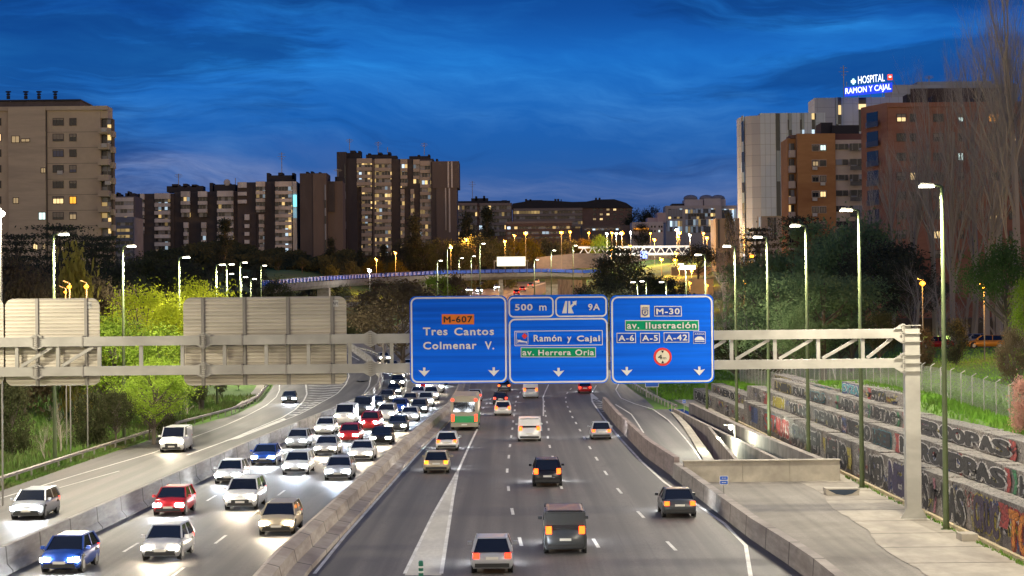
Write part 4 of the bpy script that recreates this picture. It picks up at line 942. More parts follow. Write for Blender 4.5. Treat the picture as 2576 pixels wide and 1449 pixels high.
b2 = thing('footbridge', 'small far bridge with dark railing right of the wide sign back', 'bridge', (at(900, 760, 420).x, 420, zg(420)))
a, b = at(866, 763, 420), at(950, 757, 420); obj('deck', MB().prism([a, a + Vector((0,3,0)), a + Vector((0,3,-.9)), a + Vector((0,0,-.9))], b - a), conc, b2, world=True)
r = MB()
for k in range(25): p = a.lerp(b, k / 24); r.bar(p, p + Vector((0,0,1.4)), .07, .07, (1,0,0))
for h in (.1, .75, 1.4): r.bar(a + Vector((0,0,h)), b + Vector((0,0,h)), .08, .08)
obj('railing', r, mat('railing_dark', (.12,.13,.2), .4, .5), b2, world=True); p = at(907, 765, 422); obj('pier', MB().box(p.x - .45, p.x + .45, 421, 422.5, zg(420) - 2, p.z - .5), conc, b2, world=True)
def gl(name, u0, v0, u1, v1, D, th, m, label, cat, par=None):
    a, b = at(u0, v0, D), at(u1, v1, D); mb = MB().box(a.x, b.x, D, D + th, b.z, a.z)
    return obj(name, mb, m, par, world=par is not None) if par else obj(name, mb, m, label=label, cat=cat)
fs = thing('overhead_sign', 'distant brightly lit overhead sign seen from behind, above the viaduct', 'sign', (at(1285, 660, 560).x, 560, zg(560)))
far_lit = mat('lit_board', (.6,.6,.5), .5, 0, (1, .97, .72), .8)
gl('board', 1250, 646, 1322, 657.5, 560, .3, far_lit, '', '', fs); gl('board', 1250, 658.5, 1322, 669, 560, .3, far_lit, '', '', fs); gl('beam', 1242, 655, 1330, 657, 561, .3, galv, '', '', fs)
gl('post', 1242.5, 655, 1244.5, 700, 561, .3, galv, '', '', fs); gl('post', 1326, 655, 1328, 700, 561, .3, galv, '', '', fs)
nw = noisy('noise_wall', (.11,.09,.085), (.15,.12,.11), .5, .8, (.3,1,3))
a = [at(1349, 648, 640), at(1400, 642, 650), at(1450, 637, 660), at(1545, 637, 680)]
m_ = MB()
for p, q in zip(a, a[1:]): m_.prism([p, p + Vector((0,.4,0)), (p.x, p.y + .4, p.z - 5), (p.x, p.y, p.z - 5)], q - p)
obj('noise_barrier', m_, nw, label='long reddish noise barrier wall rising to the right above the viaduct', cat='wall')
ts = thing('glowing_footbridge', 'glowing white truss footbridge in the distance among the orange lamps', 'bridge', (at(1590, 640, 690).x, 690, zg(690)))
lw_ = mat('glowing_truss', (.8,.78,.72), .4, 0, (1, .93, .82), .4); D = 690  # truss steel glows by itself, standing in for light falling on it
gl('chord', 1455, 620, 1735, 622.2, D, 1.5, lw_, '', '', ts); gl('chord', 1455, 638, 1735, 641, D, 1.5, lw_, '', '', ts)
for k in range(13):
    u = 1458 + k * 21.5; m_ = MB().bar(at(u, 639, D), at(u + 10.7, 622, D), .3, .3, (0,1,0)).bar(at(u + 10.7, 622, D), at(u + 21.5, 639, D), .3, .3, (0,1,0)); obj('truss_diagonal', m_, lw_, ts, world=True)
gl('abutment', 1560, 641, 1700, 668, D + 2, 2, conc_d, '', '', ts)
obj('tunnel_mouth', MB().box(at(1390, 690, 560).x, at(1470, 690, 560).x, 560, 566, zg(560) - 1, at(1400, 688, 560).z), conc_d, label='dark concrete abutment under the right end of the viaduct', cat='abutment')
cn = thing('filling_station_canopy', 'white lit canopy on posts among the trees right of the viaduct', 'canopy', (at(1731, 673, 420).x, 420, zt(at(1731, 673, 420).x, 420)))
gl('fascia', 1714, 668, 1749, 677, 420, 3, mat('lit_fascia', (.9,.9,.9), .5, 0, (1, .96, .9), 5), '', '', cn); gl('post', 1723, 677, 1725, 745, 421, .2, galv, '', '', cn)
for (u0, v0, u1, v1, D, lab) in ((1735, 702, 1795, 740, 430, 'orange-lit low building behind the right sign top'), (1690, 672, 1790, 692, 520, 'long orange-lit wall behind the white canopy')):
    gl('lit_wall', u0, v0, u1, v1, D, 3, noisy('ochre_render', (.45,.30,.14), (.55,.38,.2), .3), lab, 'building')
led_far = mat('blue_screen', (.1,.1,.3), .5, 0, (.25, .35, 1), 2.0)
bs_ = thing('led_screen', 'small blue-white lit advertising screen under the truss footbridge', 'screen', (at(1620, 645, 600).x, 600, zg(600)))
gl('screen', 1611, 632, 1628, 650, 600, .4, led_far, '', '', bs_); gl('post', 1619, 650, 1620.5, 680, 600.1, .3, galv, '', '', bs_)
# ------------------------------------------------------------------ orange sodium lamps
so = mat('sodium_glow', (1,.5,.1), .4, 0, (1, .25, .01), 3.2); wl = mat('white_lamp_glow', (1,1,1), .4, 0, (1, .97, .85), 5)
_sm = {}
def sodium(u, v, D, i, white=0, r=.42, e=16000, label=None):
    p = at(u, v, D); zb = zt(p.x, D); h = max(3.5, p.z - zb)
    t = thing('sodium_lamp' if not white else 'park_lamp', label or f'glowing {"white" if white else "orange"} street lamp in the distance at the right of the viaduct, one of many', 'street lamp', (p.x, D, p.z - h), 'distant glowing lamps around the far junction' if not label else None)
    obj('pole', MB().tube([(0,0,-3),(0,0,h+.3),(-.5,0,h+.5)], .06, 5), galv_d, t)
    k = (r, white)
    if k not in _sm: _sm[k] = mesh('lamp_globe', MB().ball((0,0,0), r, 10, 6, (1.1,1,.8)), wl if white else so)
    o = obj('lamp_globe', _sm[k], parent=t); o.location = (0, -.1, h)
    ld = bpy.data.lights.new('lamp_light', 'POINT'); ld.energy = e; ld.color = (1, .95, .85) if white else (1, .44, .07); ld.shadow_soft_size = r
    lo = bpy.data.objects.new('lamp_light', ld); C.objects.link(lo); lo.parent = t; lo.location = (0, -1.2, h)
Z3 = lambda x, y: (1274.6 + x / 3.927, 402.5 + y / 3.927)
sl_ = ((77,750,700,0,.45),(187,727,640,0,.62),(540,718,640,0,.55),(627,712,700,0,.5),(812,722,720,0,.4),(1040,722,700,0,.5),(1138,725,640,0,.68),(1420,727,720,0,.4),(1460,790,640,0,.5),(1692,762,620,0,.55),(1708,725,640,0,.55),(1943,725,640,0,.45),(1978,772,600,0,.5),
     (1222,852,640,0,.45),(1035,895,600,0,.45),(955,1005,560,0,.45),(1528,985,560,0,.5),(1665,990,540,0,.6),(1675,925,560,0,.5),(1703,1070,500,0,.3),(1827,1097,480,0,.35),(1808,1218,420,0,.32),(1978,1240,400,0,.26),(2345,1218,330,0,.25),
     (990,730,640,1,.4),(1083,730,640,1,.4),(1225,718,680,1,.3),(1680,690,640,1,.5),(1810,745,600,1,.35))
for i, (x, y, D, w, r) in enumerate(sl_):
    u, v = Z3(x, y); sodium(u, v, D, i, w, r, 5200 if D > 450 else 1200, f'{ORD[sum(1 for q in sl_ if q[3] == w and (q[1] < 800) == (y < 800) and q[0] < x)]} {"white" if w else "orange"} lamp from the left in the {"upper" if y < 800 else "lower"} row of far junction lights')
for u, v, D, r, e, lab in ((175,722,158,.17,350,'orange lamp just left of the first left street lamp, above the smaller sign back'),(218,721,160,.19,350,'orange lamp on a bent pole above the smaller sign back'),(165,735,162,.12,200,'lowest small orange lamp above the smaller sign back'),(2320,713,205,.28,600,'orange lamp among the bare trees left of the nearest right street lamp'),
    (995,637,560,.35,7000,'orange lamp above the viaduct in front of the big dark tower'),(947,654,560,.32,7000,'orange lamp at the left among the trees over the viaduct'),(1134,620,560,.35,7000,'orange lamp above trees right of the big dark tower'),(1174,604,640,.3,7000,'faint orange lamp in the dark trees before the far brown flats'),(1270,608,600,.4,9000,'orange lamp right above the far lit overhead sign'),
    (1891,645,300,.3,300,'orange lamp behind the sixth right street lamp'),(2475,725,196,.15,1500,'orange lamp behind the trunks near the right frame edge')):
    sodium(u, v, D, 0, 0, r, e, lab)
sodium(930, 681, 450, 0, 1, .4, 1500, 'bright white lamp over the left half of the viaduct railing'); sodium(2, 538, 116, 0, 1, .26, 500, 'bright lamp touching the left frame edge beside the beige tower')
# ------------------------------------------------------------------ buildings
def windows_mat(name, lit=.2, pane=1.5, storey=3., warm=.65, base=(.02,.022,.028), stg=1.1, frame=(.16,.15,.14)):
    m = mat(name, base, .25, 0, None, 0, .6); t, b, g = nodes(m); s = t.nodes.new('ShaderNodeSeparateXYZ'); t.links.new(g.outputs['Object'], s.inputs[0])
    xf = mth('DIVIDE', mth('ADD', s.outputs[0], s.outputs[1], None, t), pane, None, t); cx = mth('FLOOR', xf, None, None, t); cz = mth('FLOOR', mth('DIVIDE', s.outputs[2], storey, None, t), None, None, t)
    wn = t.nodes.new('ShaderNodeTexWhiteNoise'); wn.noise_dimensions = '3D'; t.links.new(comb(cx, cz, 3.7, t), wn.inputs['Vector'])
    sc = t.nodes.new('ShaderNodeSeparateColor'); t.links.new(wn.outputs['Color'], sc.inputs[0])
    w2 = t.nodes.new('ShaderNodeTexWhiteNoise'); w2.noise_dimensions = '3D'; t.links.new(comb(mth('FLOOR', mth('DIVIDE', xf, 3., None, t), None, None, t), cz, 1.1, t), w2.inputs['Vector'])
    on = mth('MULTIPLY', mth('LESS_THAN', sc.outputs[0], lit * 2.1, None, t), mth('LESS_THAN', w2.outputs['Value'], .48, None, t), None, t)
    fr = mth('FRACT', xf, None, None, t); mul = mth('GREATER_THAN', fr, .12, None, t)
    ec = mix(mth('GREATER_THAN', sc.outputs[1], warm, None, t), (1, .66, .24), (.62, .82, 1), t)
    es = mth('MULTIPLY', mth('MULTIPLY', on, mul, None, t), mth('MULTIPLY_ADD', mth('POWER', sc.outputs[2], 2., None, t), stg * .8, stg * .08, t), None, t)
    cur = mix(mth('GREATER_THAN', sc.outputs[2], .62, None, t), base, tuple(min(1, x * 7 + .06) for x in base), t)
    t.links.new(mix(mul, frame, cur, t), b.inputs['Base Color']); t.links.new(ec, b.inputs['Emission Color']); t.links.new(es, b.inputs['Emission Strength']); return m
win_r = windows_mat('flat_windows', .11, 1.35, 2.98, .72); win_l = windows_mat('sparse_windows', .07, 1.3, 3., .6); win_o = windows_mat('office_windows', .42, 1.1, 3.6, .25, (.05,.07,.09), .9, (.1,.1,.12)); win_d = windows_mat('dim_windows', .10, 1.2, 3., .7)
class Bld:
    def __init__(s, name, label, D, u, cat='building', group=None, base=None):
        p = at(u, 700, D); s.D = D; s.n = 0
        s.t = thing(name, label, cat, (p.x, D, zt(p.x, D) if base is None else base), group)
    def vol(s, u0, u1, v0, v1, m, name='wall', y0=0., y1=14.):
        D = s.D; xa, xb = at(u0, v0, D).x, at(u1, v0, D).x; zt1 = at((u0 + u1) / 2, v0, D).z; zb = s.t.location.z - 2 if v1 is None else at((u0 + u1) / 2, v1, D).z
        return obj(name, MB().box(xa, xb, D + y0, D + y1, zb, zt1), m, s.t, world=True)
    def bay(s, u0, u1, v0, v1, fh, pm, wm=win_r, par=.47, proud=.9, first=1.0):
        """storeys of a pale parapet over a recessed window band; fh = storey height in px"""
        D = s.D; v = v0; k = 0
        while v + fh * .6 < v1:
            h = fh * par * (first if k == 0 else 1)
            s.vol(u0, u1, v, v + h, pm, 'balcony', -proud, 0)
            s.vol(u0 + .2, u1 - .2, v + h, min(v + fh * (1 if k or first == 1 else (first * par + 1 - par)), v1), wm, 'window', -proud * .35, 0)
            v += fh if k or first == 1 else h + fh * (1 - par); k += 1
    def antenna(s, u, v0, v1, w=.12):
        D = s.D + 3; a, b = at(u, v0, D), at(u, v1, D); mb = MB().box(a.x - w, a.x + w, D, D + .2, b.z, a.z)
        L_ = a.z - b.z
        if L_ > 3:
            for f, q in ((.92, 1.2), (.8, 1.6), (.7, 1.0)): mb.box(a.x - q, a.x + q, D, D + .1, b.z + L_ * f, b.z + L_ * f + .12)
        obj('antenna', mb, galv_d, s.t, world=True)
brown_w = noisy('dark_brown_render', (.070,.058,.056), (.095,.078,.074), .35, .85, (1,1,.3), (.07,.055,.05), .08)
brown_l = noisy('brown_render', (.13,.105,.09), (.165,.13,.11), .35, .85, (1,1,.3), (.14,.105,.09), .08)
pale_p = noisy('pale_parapet', (.60,.54,.48), (.70,.63,.56), .5, .8, (1,1,.3), (.34,.30,.26), .1); pale_d = noisy('grey_parapet', (.58,.56,.54), (.68,.66,.64), .5, .8, (1,1,.3), (.40,.385,.37), .1)
roof_d = mat('dark_roof', (.028,.026,.030), .8)
# beige tower block at the left
B = Bld('apartment_tower', 'tall beige brick apartment tower at the left edge of the frame', 380, 130)
beige = noisy('beige_brick', (.58,.45,.30), (.63,.49,.33), .8, .85, (1,1,1.2), (.47,.36,.25), .12); beige2 = noisy('beige_brick_panel', (.60,.47,.32), (.65,.51,.35), 2.2, .85, (.5,1,4), (.49,.38,.265), .15)
B.vol(-60, 252, 276, None, beige, 'wall', 0, 9); B.vol(-60, 270, 268, 278, beige, 'cornice', -.35, 5); B.vol(252, 270, 277, 297, beige, 'wall', .2, 5); B.vol(253, 280, 297, None, mat('recess_shade', (.12,.09,.065), .8), 'loggia_back', 1.3, 3.2)  # loggia back is coloured dark for the shade inside the recess
B.vol(22, 115, 271, None, beige2, 'brick_panel', -.6, 0.); B.vol(-60, 197, 250, 267, noisy('roof_brown', (.10,.075,.065), (.13,.10,.09), .8), 'roof', 1.5, 12); B.vol(-60, 199, 249, 253, roof_d, 'roof_edge', 1.2, 12.3)
for u in (21, 65, 98, 139):
    D = 384; a = at(u, 249, D); obj('chimney', MB().tube([(a.x, D, a.z), (a.x, D, a.z + .6)], .35, 8).ball((a.x, D, a.z + .9), .42, 8, 5, (1,1,.6)).tube([(a.x, D, a.z + 1.2), (a.x, D, a.z + 1.35), (a.x, D, a.z + 1.5)], [.3,.6,.5], 8), roof_d, B.t, world=True)
def pane_window(B, u0, v0, u1, v1, gm, fm=None, div=2, y=-.02, shutter=0., name='window'):
    D = B.D + y; a, b = at(u0, v0, D), at(u1, v1, D); f = MB(); e = .12; x0, x1, z0, z1 = a.x, b.x, b.z, a.z
    f.box(x0 - e, x1 + e, D - .06, D + .1, z0 - e, z0).box(x0 - e, x1 + e, D - .06, D + .1, z1, z1 + e).box(x0 - e, x0, D - .06, D + .1, z0, z1).box(x1, x1 + e, D - .06, D + .1, z0, z1)
    for k in range(1, div): x = x0 + (x1 - x0) * k / div; f.box(x - .04, x + .04, D - .05, D + .1, z0, z1)
    w = obj(name, f, fm or beige, B.t, world=True); g_ = obj('pane', MB().quad((x0, D - .012, z0), (x1, D - .012, z0), (x1, D - .012, z1), (x0, D - .012, z1)), gm, w)
    if shutter: obj('shutter', MB().box(x0, x1, D - .05, D - .02, z1 - (z1 - z0) * shutter, z1), mat_sh, w)
    return w
mat_sh = mat('roller_shutter', (.36,.29,.21), .7); g_dark = mat('dark_pane', (.02,.024,.03), .12); g_blue = mat('bluish_pane', (.10,.11,.17), .3); g_cur = mat('curtain_pane', (.30,.24,.17), .5)
g_or = mat('orange_lit_pane', (.8,.4,.1), .5, 0, (1, .38, .03), 1.0); g_wm = mat('warm_lit_pane', (.8,.6,.3), .5, 0, (1, .70, .32), .75); g_cl = mat('cool_lit_pane', (.6,.7,.7), .5, 0, (.72, .95, .88), .8); g_dim = mat('dim_lit_pane', (.3,.24,.15), .5, 0, (1, .7, .35), .22)
mat_dkrail = mat('dark_glass_rail', (.07,.07,.075), .3); fr_d = mat('window_frame_dark', (.10,.08,.06), .6); fr_w = mat('window_frame_white', (.55,.50,.44), .5)
for k in range(9):
    v = 298.5 + 39.4 * k
    gm = [g_dark, g_dark, g_blue, g_dark, g_dark, g_wm, g_dark, g_cur, g_dim][k]; gm2 = [g_dark, g_dark, g_dark, g_blue, g_dark, g_or, g_dim, g_dark, g_dark][k]
    pane_window(B, 134, v, 159, v + 16, gm, fr_d, 3, -.02, (.2, .75, .1, .0, .1, .3, .7, .6, .3)[k]); pane_window(B, 176, v, 191, v + 16, gm2, fr_d, 2, -.02, (0, .4, 0, .6, .3, 0, .3, .5, 0)[k])
    pane_window(B, -12, v, 2, v + 16, g_dark if k != 1 else g_wm, fr_d, 2)
    B.vol(118, 252, v + 33.2, v + 34.0, fr_d, 'floor_joint', -.012, .02)
    for (a0, a1, dv, y0) in ((250, 277, 24, -1.5), (276, 284, 30, .6)): B.vol(a0, a1, v + dv, v + dv + 15, beige, 'balcony', y0, 3)
    B.vol(252, 276, v + .5, v + 22, win_r, 'balcony_window', 1.1, 1.28)
B.vol(115.3, 118.5, 277, None, fr_d, 'floor_joint', -.015, .02)
for u0, v0, u1, v1, gm in ((30, 343, 48, 358, g_dim), (54, 350, 74, 356, g_dim), (104, 423, 116, 434, g_dim), (34, 498, 46, 511, g_dim), (98, 535, 116, 552, g_cl), (84, 613, 94, 627, g_wm), (108, 613, 114, 626, g_dim)): pane_window(B, u0, v0, min(u1, 114), v1, gm, fr_d, 2, -.62)
for u, v in ((262, 327), (262, 366), (151, 434), (271, 460)):
    a = at(u, v, 378.4); obj('air_conditioner', MB().box(a.x - .5, a.x + .5, 378.2, 378.6, a.z - .35, a.z + .35), fr_w, B.t, world=True)
# bluish small block
B = Bld('apartment_block', 'low grey-blue flats between the beige tower and the dark towers', 560, 310)
gbl_ = noisy('blue_grey_render', (.12,.13,.17), (.16,.17,.21), .3); B.vol(284, 337, 546, None, gbl_); B.bay(294, 334, 552, 680, 15.6, gbl_, windows_mat('blue_block_windows', .30, 1.3, 3., .35), .5, .5)
B = Bld('apartment_block', 'dim grey flats with chimneys behind the low grey-blue flats', 720, 310); B.vol(283, 340, 494, None, mat('dim_grey_render', (.10,.095,.11), .8)); B.bay(286, 336, 497, 560, 19.5, pale_d, win_d, .5, .5)
for a, b, c in ((286, 300, 487), (312, 336, 485), (318, 322, 480), (290, 294, 483)): B.vol(a, b, c, 494, roof_d, 'chimney', 2, 8)
# the row of dark towers
B = Bld('apartment_tower', 'long stepped dark grey apartment towers with pale balcony bands in the middle left', 755, 560)
dk_ = noisy('dark_concrete_render', (.060,.052,.052), (.085,.073,.070), .3, .85, (1,1,.3), (.05,.045,.047), .08)
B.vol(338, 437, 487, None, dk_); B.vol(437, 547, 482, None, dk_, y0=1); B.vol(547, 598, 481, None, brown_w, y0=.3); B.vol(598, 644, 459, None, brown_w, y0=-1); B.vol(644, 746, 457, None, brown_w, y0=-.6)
for a in ((339,347,488,600),(355,364,488,588),(391,429,487,700),(457,479,482,556),(464,475,560,700),(500,522,482,556),(508,520,560,700),(548,588,481,700),(600,622,459,534),(617,629,540,700)):
    B.bay(*a, 19.7, pale_d, win_d, .46, 2.2, 1.55)
B.D = 752
for a in ((644.5,667,457,534),(652,665,540,700),(693,735,457,700)): B.bay(*a, 19.4, pale_p, windows_mat('bay_windows', .22, 1.2, 2.9, .75), .44, 1.4, 1.5)
B.D = 755; B.vol(737, 747, 457, None, pale_d, 'stair_tower', -1.6, 4); gl('stair_window', 737.5, 490, 746.5, 520, 752.9, .2, mat('cyan_stair_light', (.3,.6,.7), .5, 0, (.2,.75,.9), .9), '', '', B.t)
gl('stair_window', 737.5, 524, 746.5, 548, 752.9, .2, mat('blue_stair_light', (.3,.5,.6), .5, 0, (.2,.5,.7), .3), '', '', B.t)
B.vol(756, 824, 437, None, brown_w, 'tower_wall', -3, 12); B.vol(789, 823, 438, None, brown_l, 'tower_wall', -3.4, 10); B.vol(824, 862, 456, None, brown_l, 'tower_wall', 0, 12); B.vol(824, 842, 458, 533, dk_, 'tower_wall', -1.2, 0); B.vol(818.5, 822, 466, 690, win_d, 'window_strip', -3.7, -3.3)
for a, b, c, d in ((417,508,467,482),(430,445,462,470),(525,533,459,482),(537,590,463,481),(562,575,459,464),(676,739,440,457),(669,676,434,456),(733,739,434,450),(698,709,433,441),(768,774,431,438),(780,786,430,438),(800,806,432,438),(847,862,444,457),(458,468,461,470),(480,492,463,470)): B.vol(a, b, c, d, roof_d, 'roof_box', 2, 9)
for u, a, b in ((708.5, 383, 440), (449, 437, 467), (592, 448, 465), (850, 425, 445)): B.antenna(u, a, b)
obj('satellite_dish', MB().ball(tuple(at(571, 459, 757)), 1.3, 10, 6, (1,.4,1)), pale_d, B.t, world=True)
B = Bld('apartment_tower', 'tallest dark brown apartment tower with pale lit balcony bands in the centre left', 800, 1000)
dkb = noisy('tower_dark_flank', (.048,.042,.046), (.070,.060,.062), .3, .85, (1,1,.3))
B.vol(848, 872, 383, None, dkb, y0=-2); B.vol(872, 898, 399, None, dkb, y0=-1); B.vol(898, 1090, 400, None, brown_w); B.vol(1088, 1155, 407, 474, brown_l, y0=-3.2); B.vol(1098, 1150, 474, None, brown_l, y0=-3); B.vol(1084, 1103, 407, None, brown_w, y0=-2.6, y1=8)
wb = windows_mat('tower_windows', .24, 1.15, 2.95, .88, (.03,.03,.035), 1.1, (.30,.26,.22)); pp2 = noisy('warm_parapet', (.46,.37,.28), (.54,.44,.34), .5, .8, (1,1,.3), (.40,.33,.26), .1)
for a in ((898,936,399,470),(910,936,472,650),(943,985,400,650),(1008,1025,401,472),(1040,1056,402,472),(1008,1018,476,640),(1033,1042,476,640),(1057,1087,405,640)): B.bay(*a, 18.5, pp2, wb, .46, 1.6, 1.45)
B.vol(937, 942, 402, None, brown_l, 'pier', -1.5, 0); B.vol(1126, 1130, 408, 473, pale_p, 'light_strip', -3.5, -3.1); B.vol(1135, 1139, 408, 473, pale_p, 'light_strip', -3.5, -3.1); B.vol(1120, 1123, 474, 580, pale_p, 'light_strip', -3.3, -2.9); B.vol(1129, 1133, 474, 585, pale_p, 'light_strip', -3.3, -2.9)
B.vol(867, 870.5, 415, 650, win_l, 'window_strip', -2.3, -1.9)
for a, b, c, d in ((848,907,384,400),(880,893,378,385),(900,907,379,385),(920,982,388,400),(925,932,385,390),(950,960,383,390),(975,982,382,390),(982,998,391,400),(1029,1081,392,404),(1050,1056,389,393),(1076,1081,388,393),(1096,1101,399,408),(842,850,444,458)): B.vol(a, b, c, d, roof_d, 'roof_box', 1, 9)
for u, a, b in ((879, 349, 378), (951, 356, 388), (975, 370, 384), (1067, 359, 390)): B.antenna(u, a, b)
# far brown flats
rb_ = noisy('red_brown_brick', (.17,.105,.08), (.21,.13,.10), .3, .85); bandc = noisy('dim_band', (.26,.20,.165), (.30,.235,.20), .3)
B = Bld('apartment_block', 'far brown flats with terraces directly right of the tallest tower', 900, 1215); B.vol(1149, 1288, 511, None, rb_); B.bay(1150, 1200, 511, 600, 16.5, bandc, win_d, .4, 1.2); B.bay(1206, 1286, 511, 600, 16.5, bandc, win_d, .4, 1.2); B.vol(1149, 1283, 505, 512, roof_d, 'roof', 1, 12)
for a, b, c in ((1185,1228,498),(1195,1200,493),(1215,1220,492),(1262,1275,503)): B.vol(a, b, c, 507, roof_d, 'chimney', 2, 8)
B.antenna(1188, 455, 500)
B = Bld('apartment_block', 'long far brown flats with dark pitched roof in the middle of the frame', 950, 1440)
B.vol(1289, 1590, 522, None, rb_); B.bay(1292, 1465, 524, 575, 13.6, bandc, windows_mat('far_flat_windows', .33, 1.4, 2.6, .95, (.02,.02,.025), .8, (.10,.07,.06)), .45, 1.0); 
for u in range(1492, 1585, 17):
    for v in (525, 537, 549): pane_window(B, u, v, u + 7, v + 4.5, (g_dark, g_dim, g_dark, g_wm, g_dark)[(u + int(v)) % 5], fr_d, 2)
D = 950
rp = MB(); pts = [(1287,524),(1289,512),(1320,507),(1360,504),(1395,505),(1440,508),(1475,507),(1500,502),(1545,501),(1575,510),(1594,523)]
rp.prism([at(u, v, D - .6) for u, v in pts], (0, 14, 0)); obj('roof', rp, roof_d, B.t, world=True)
for a, b, c in ((1321,1326,500),(1332,1337,501),(1395,1400,500),(1402,1407,500),(1411,1413,501),(1498,1502,497),(1507,1511,497),(1543,1546,503),(1325,1365,503)): B.vol(a, b, c, 510, roof_d, 'chimney', 1, 6)
B = Bld('apartment_block', 'low orange-lit flats in front of the long brown flats', 800, 1355); B.vol(1272, 1438, 558, None, rb_); B.vol(1272, 1440, 557, 562, bandc, 'cornice', -.5, 0); B.bay(1276, 1434, 563, 600, 13, rb_, windows_mat('low_flat_windows', .2, 1.4, 2.2, .4), .5, .6)
B = Bld('apartment_block', 'low grey-brown building with a row of small windows right of the orange-lit flats', 820, 1525); B.vol(1463, 1592, 567, None, mat('dim_brown', (.15,.12,.10), .8)); B.vol(1470, 1560, 573, 579, win_d, 'window_strip', -.1, .1)
wht = noisy('white_render', (.42,.40,.42), (.48,.46,.48), .3)
B = Bld('white_building', 'small white building with an orange-lit entrance left of the glazed office', 800, 1628); B.vol(1590, 1640, 559, None, wht); B.vol(1632, 1668, 558, None, wht, y0=-1); B.vol(1654, 1675, 534, 560, mat('pinkish_render', (.38,.32,.34), .8), y0=2); B.vol(1630, 1654, 547, 560, mat('pinkish_render', (.38,.32,.34), .8), y0=3)
B.vol(1594, 1632, 574, 577, mat('orange_canopy_light', (.8,.4,.1), .5, 0, (1, .36, .03), 1.4), 'lit_sign', -.3, 0)
for u in (1637, 1645, 1656, 1662): B.vol(u, u + 4, 568, 573, g_dark, 'window', -1.05, 0); B.vol(u, u + 4, 579, 584, g_cl if u == 1656 else g_dark, 'window', -1.05, 0)
B = Bld('office_building', 'white and glass office building with lit floors left of the hospital', 850, 1745); B.vol(1674, 1815, 517, None, noisy('office_render', (.40,.37,.36), (.44,.41,.40), .3)); B.vol(1723, 1770, 501, 518, wht, y0=2); B.vol(1772, 1814, 499, 518, wht, y0=1); B.vol(1692, 1760, 511, 518, roof_d, y0=3); B.vol(1815, 1828, 500, 518, wht, y0=4)
B.vol(1681, 1716, 525, 550, win_d, 'glazing', -.2, .1); B.vol(1677, 1716, 556, 582, win_o, 'glazing', -.2, .1); B.vol(1724, 1799, 525, 536, win_o, 'glazing', -.2, .1); B.vol(1724, 1799, 537, 551, win_d, 'glazing', -.2, .1); B.vol(1724, 1799, 552, 566, win_o, 'glazing', -.25, .1); B.vol(1724, 1799, 568, 585, win_o, 'glazing', -.2, .1)
B.vol(1816, 1858, 515, None, wht, 'annex', 6, 14); B.vol(1820, 1856, 524, 556, win_o, 'glazing', 5.7, 6.1)
for u in (1737, 1777, 1806): a = at(u, 499, 856); obj('roof_dome', MB().ball((a.x, 856, a.z), 2.2, 12, 6, (1.4,1,.7)), mat('dome_grey', (.2,.2,.22), .5), B.t, world=True)
B = Bld('apartment_block', 'grey slab with tall narrow window strips behind bare trees left of the hospital', 560, 1830); sl = noisy('slab_render', (.24,.205,.18), (.28,.24,.21), .3); B.vol(1800, 1860, 549, None, sl)
for u in (1805, 1824, 1832, 1846): B.vol(u, u + 5, 552, 625, win_l, 'window_strip', -.15, .1)
# hospital
B = Bld('hospital_building', 'pale grey panelled hospital slab with dark vertical window strips and a rounded corner', 600, 1960)
def grid_mat(name, a, b, px=1.6, pz=3.2):
    m = mat(name, a, .55); t, bs, g = nodes(m); br = t.nodes.new('ShaderNodeTexBrick'); br.offset = 0; br.inputs['Scale'].default_value = 1; br.inputs['Brick Width'].default_value = px; br.inputs['Row Height'].default_value = pz; br.inputs['Mortar Size'].default_value = .05
    br.inputs['Color1'].default_value = (*a, 1); br.inputs['Color2'].default_value = (*b, 1); br.inputs['Mortar'].default_value = tuple(x * .55 for x in a) + (1,)
    s = t.nodes.new('ShaderNodeSeparateXYZ'); t.links.new(g.outputs['Object'], s.inputs[0]); t.links.new(comb(mth('ADD', s.outputs[0], s.outputs[1], None, t), s.outputs[2], 0., t), br.inputs['Vector']); t.links.new(br.outputs['Color'], bs.inputs['Base Color']); return m
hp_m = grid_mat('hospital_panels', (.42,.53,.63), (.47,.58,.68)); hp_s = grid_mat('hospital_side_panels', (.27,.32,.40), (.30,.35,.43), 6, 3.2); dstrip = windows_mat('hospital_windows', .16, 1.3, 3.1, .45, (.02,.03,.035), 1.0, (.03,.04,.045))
B.vol(1912, 2076, 284, 543, hp_m); B.vol(1905, 2076, 543, None, noisy('hospital_base', (.30,.27,.25), (.34,.31,.285), .3), y0=.3)
D = 600; z1 = at(1880, 284, D).z; arc = [at(1912, 300, D), at(1890, 300, D + .8), at(1872, 300, D + 3), at(1858, 300, D + 7), at(1853, 300, D + 12), at(1853, 300, D + 16), at(1912, 300, D + 16)]
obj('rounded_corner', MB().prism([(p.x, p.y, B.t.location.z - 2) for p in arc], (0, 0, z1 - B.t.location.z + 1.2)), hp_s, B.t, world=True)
for a in (1951, 1981, 2012, 2042): B.vol(a, a + 10.5, 285, 543, dstrip, 'window_strip', -.12, .1)
a_, b_ = at(1865, 300, D + 4.3), at(1871, 300, D + 2.6); obj('window_strip', MB().prism([(a_.x, a_.y, B.t.location.z), (b_.x, b_.y, B.t.location.z), (b_.x, b_.y + 1, B.t.location.z), (a_.x, a_.y + 1, B.t.location.z)], (0, 0, z1 - B.t.location.z - .5)), dstrip, B.t, world=True)
for a in (1910, 1931, 1939, 1947, 1968, 1976): B.vol(a, a + 5, 547, 600, win_l, 'window_strip', .1, .35)
B2 = Bld('hospital_building', 'taller grey hospital block carrying the illuminated roof sign', 650, 2160); hp2 = grid_mat('hospital_upper_panels', (.34,.41,.50), (.38,.45,.54), 3, 6)
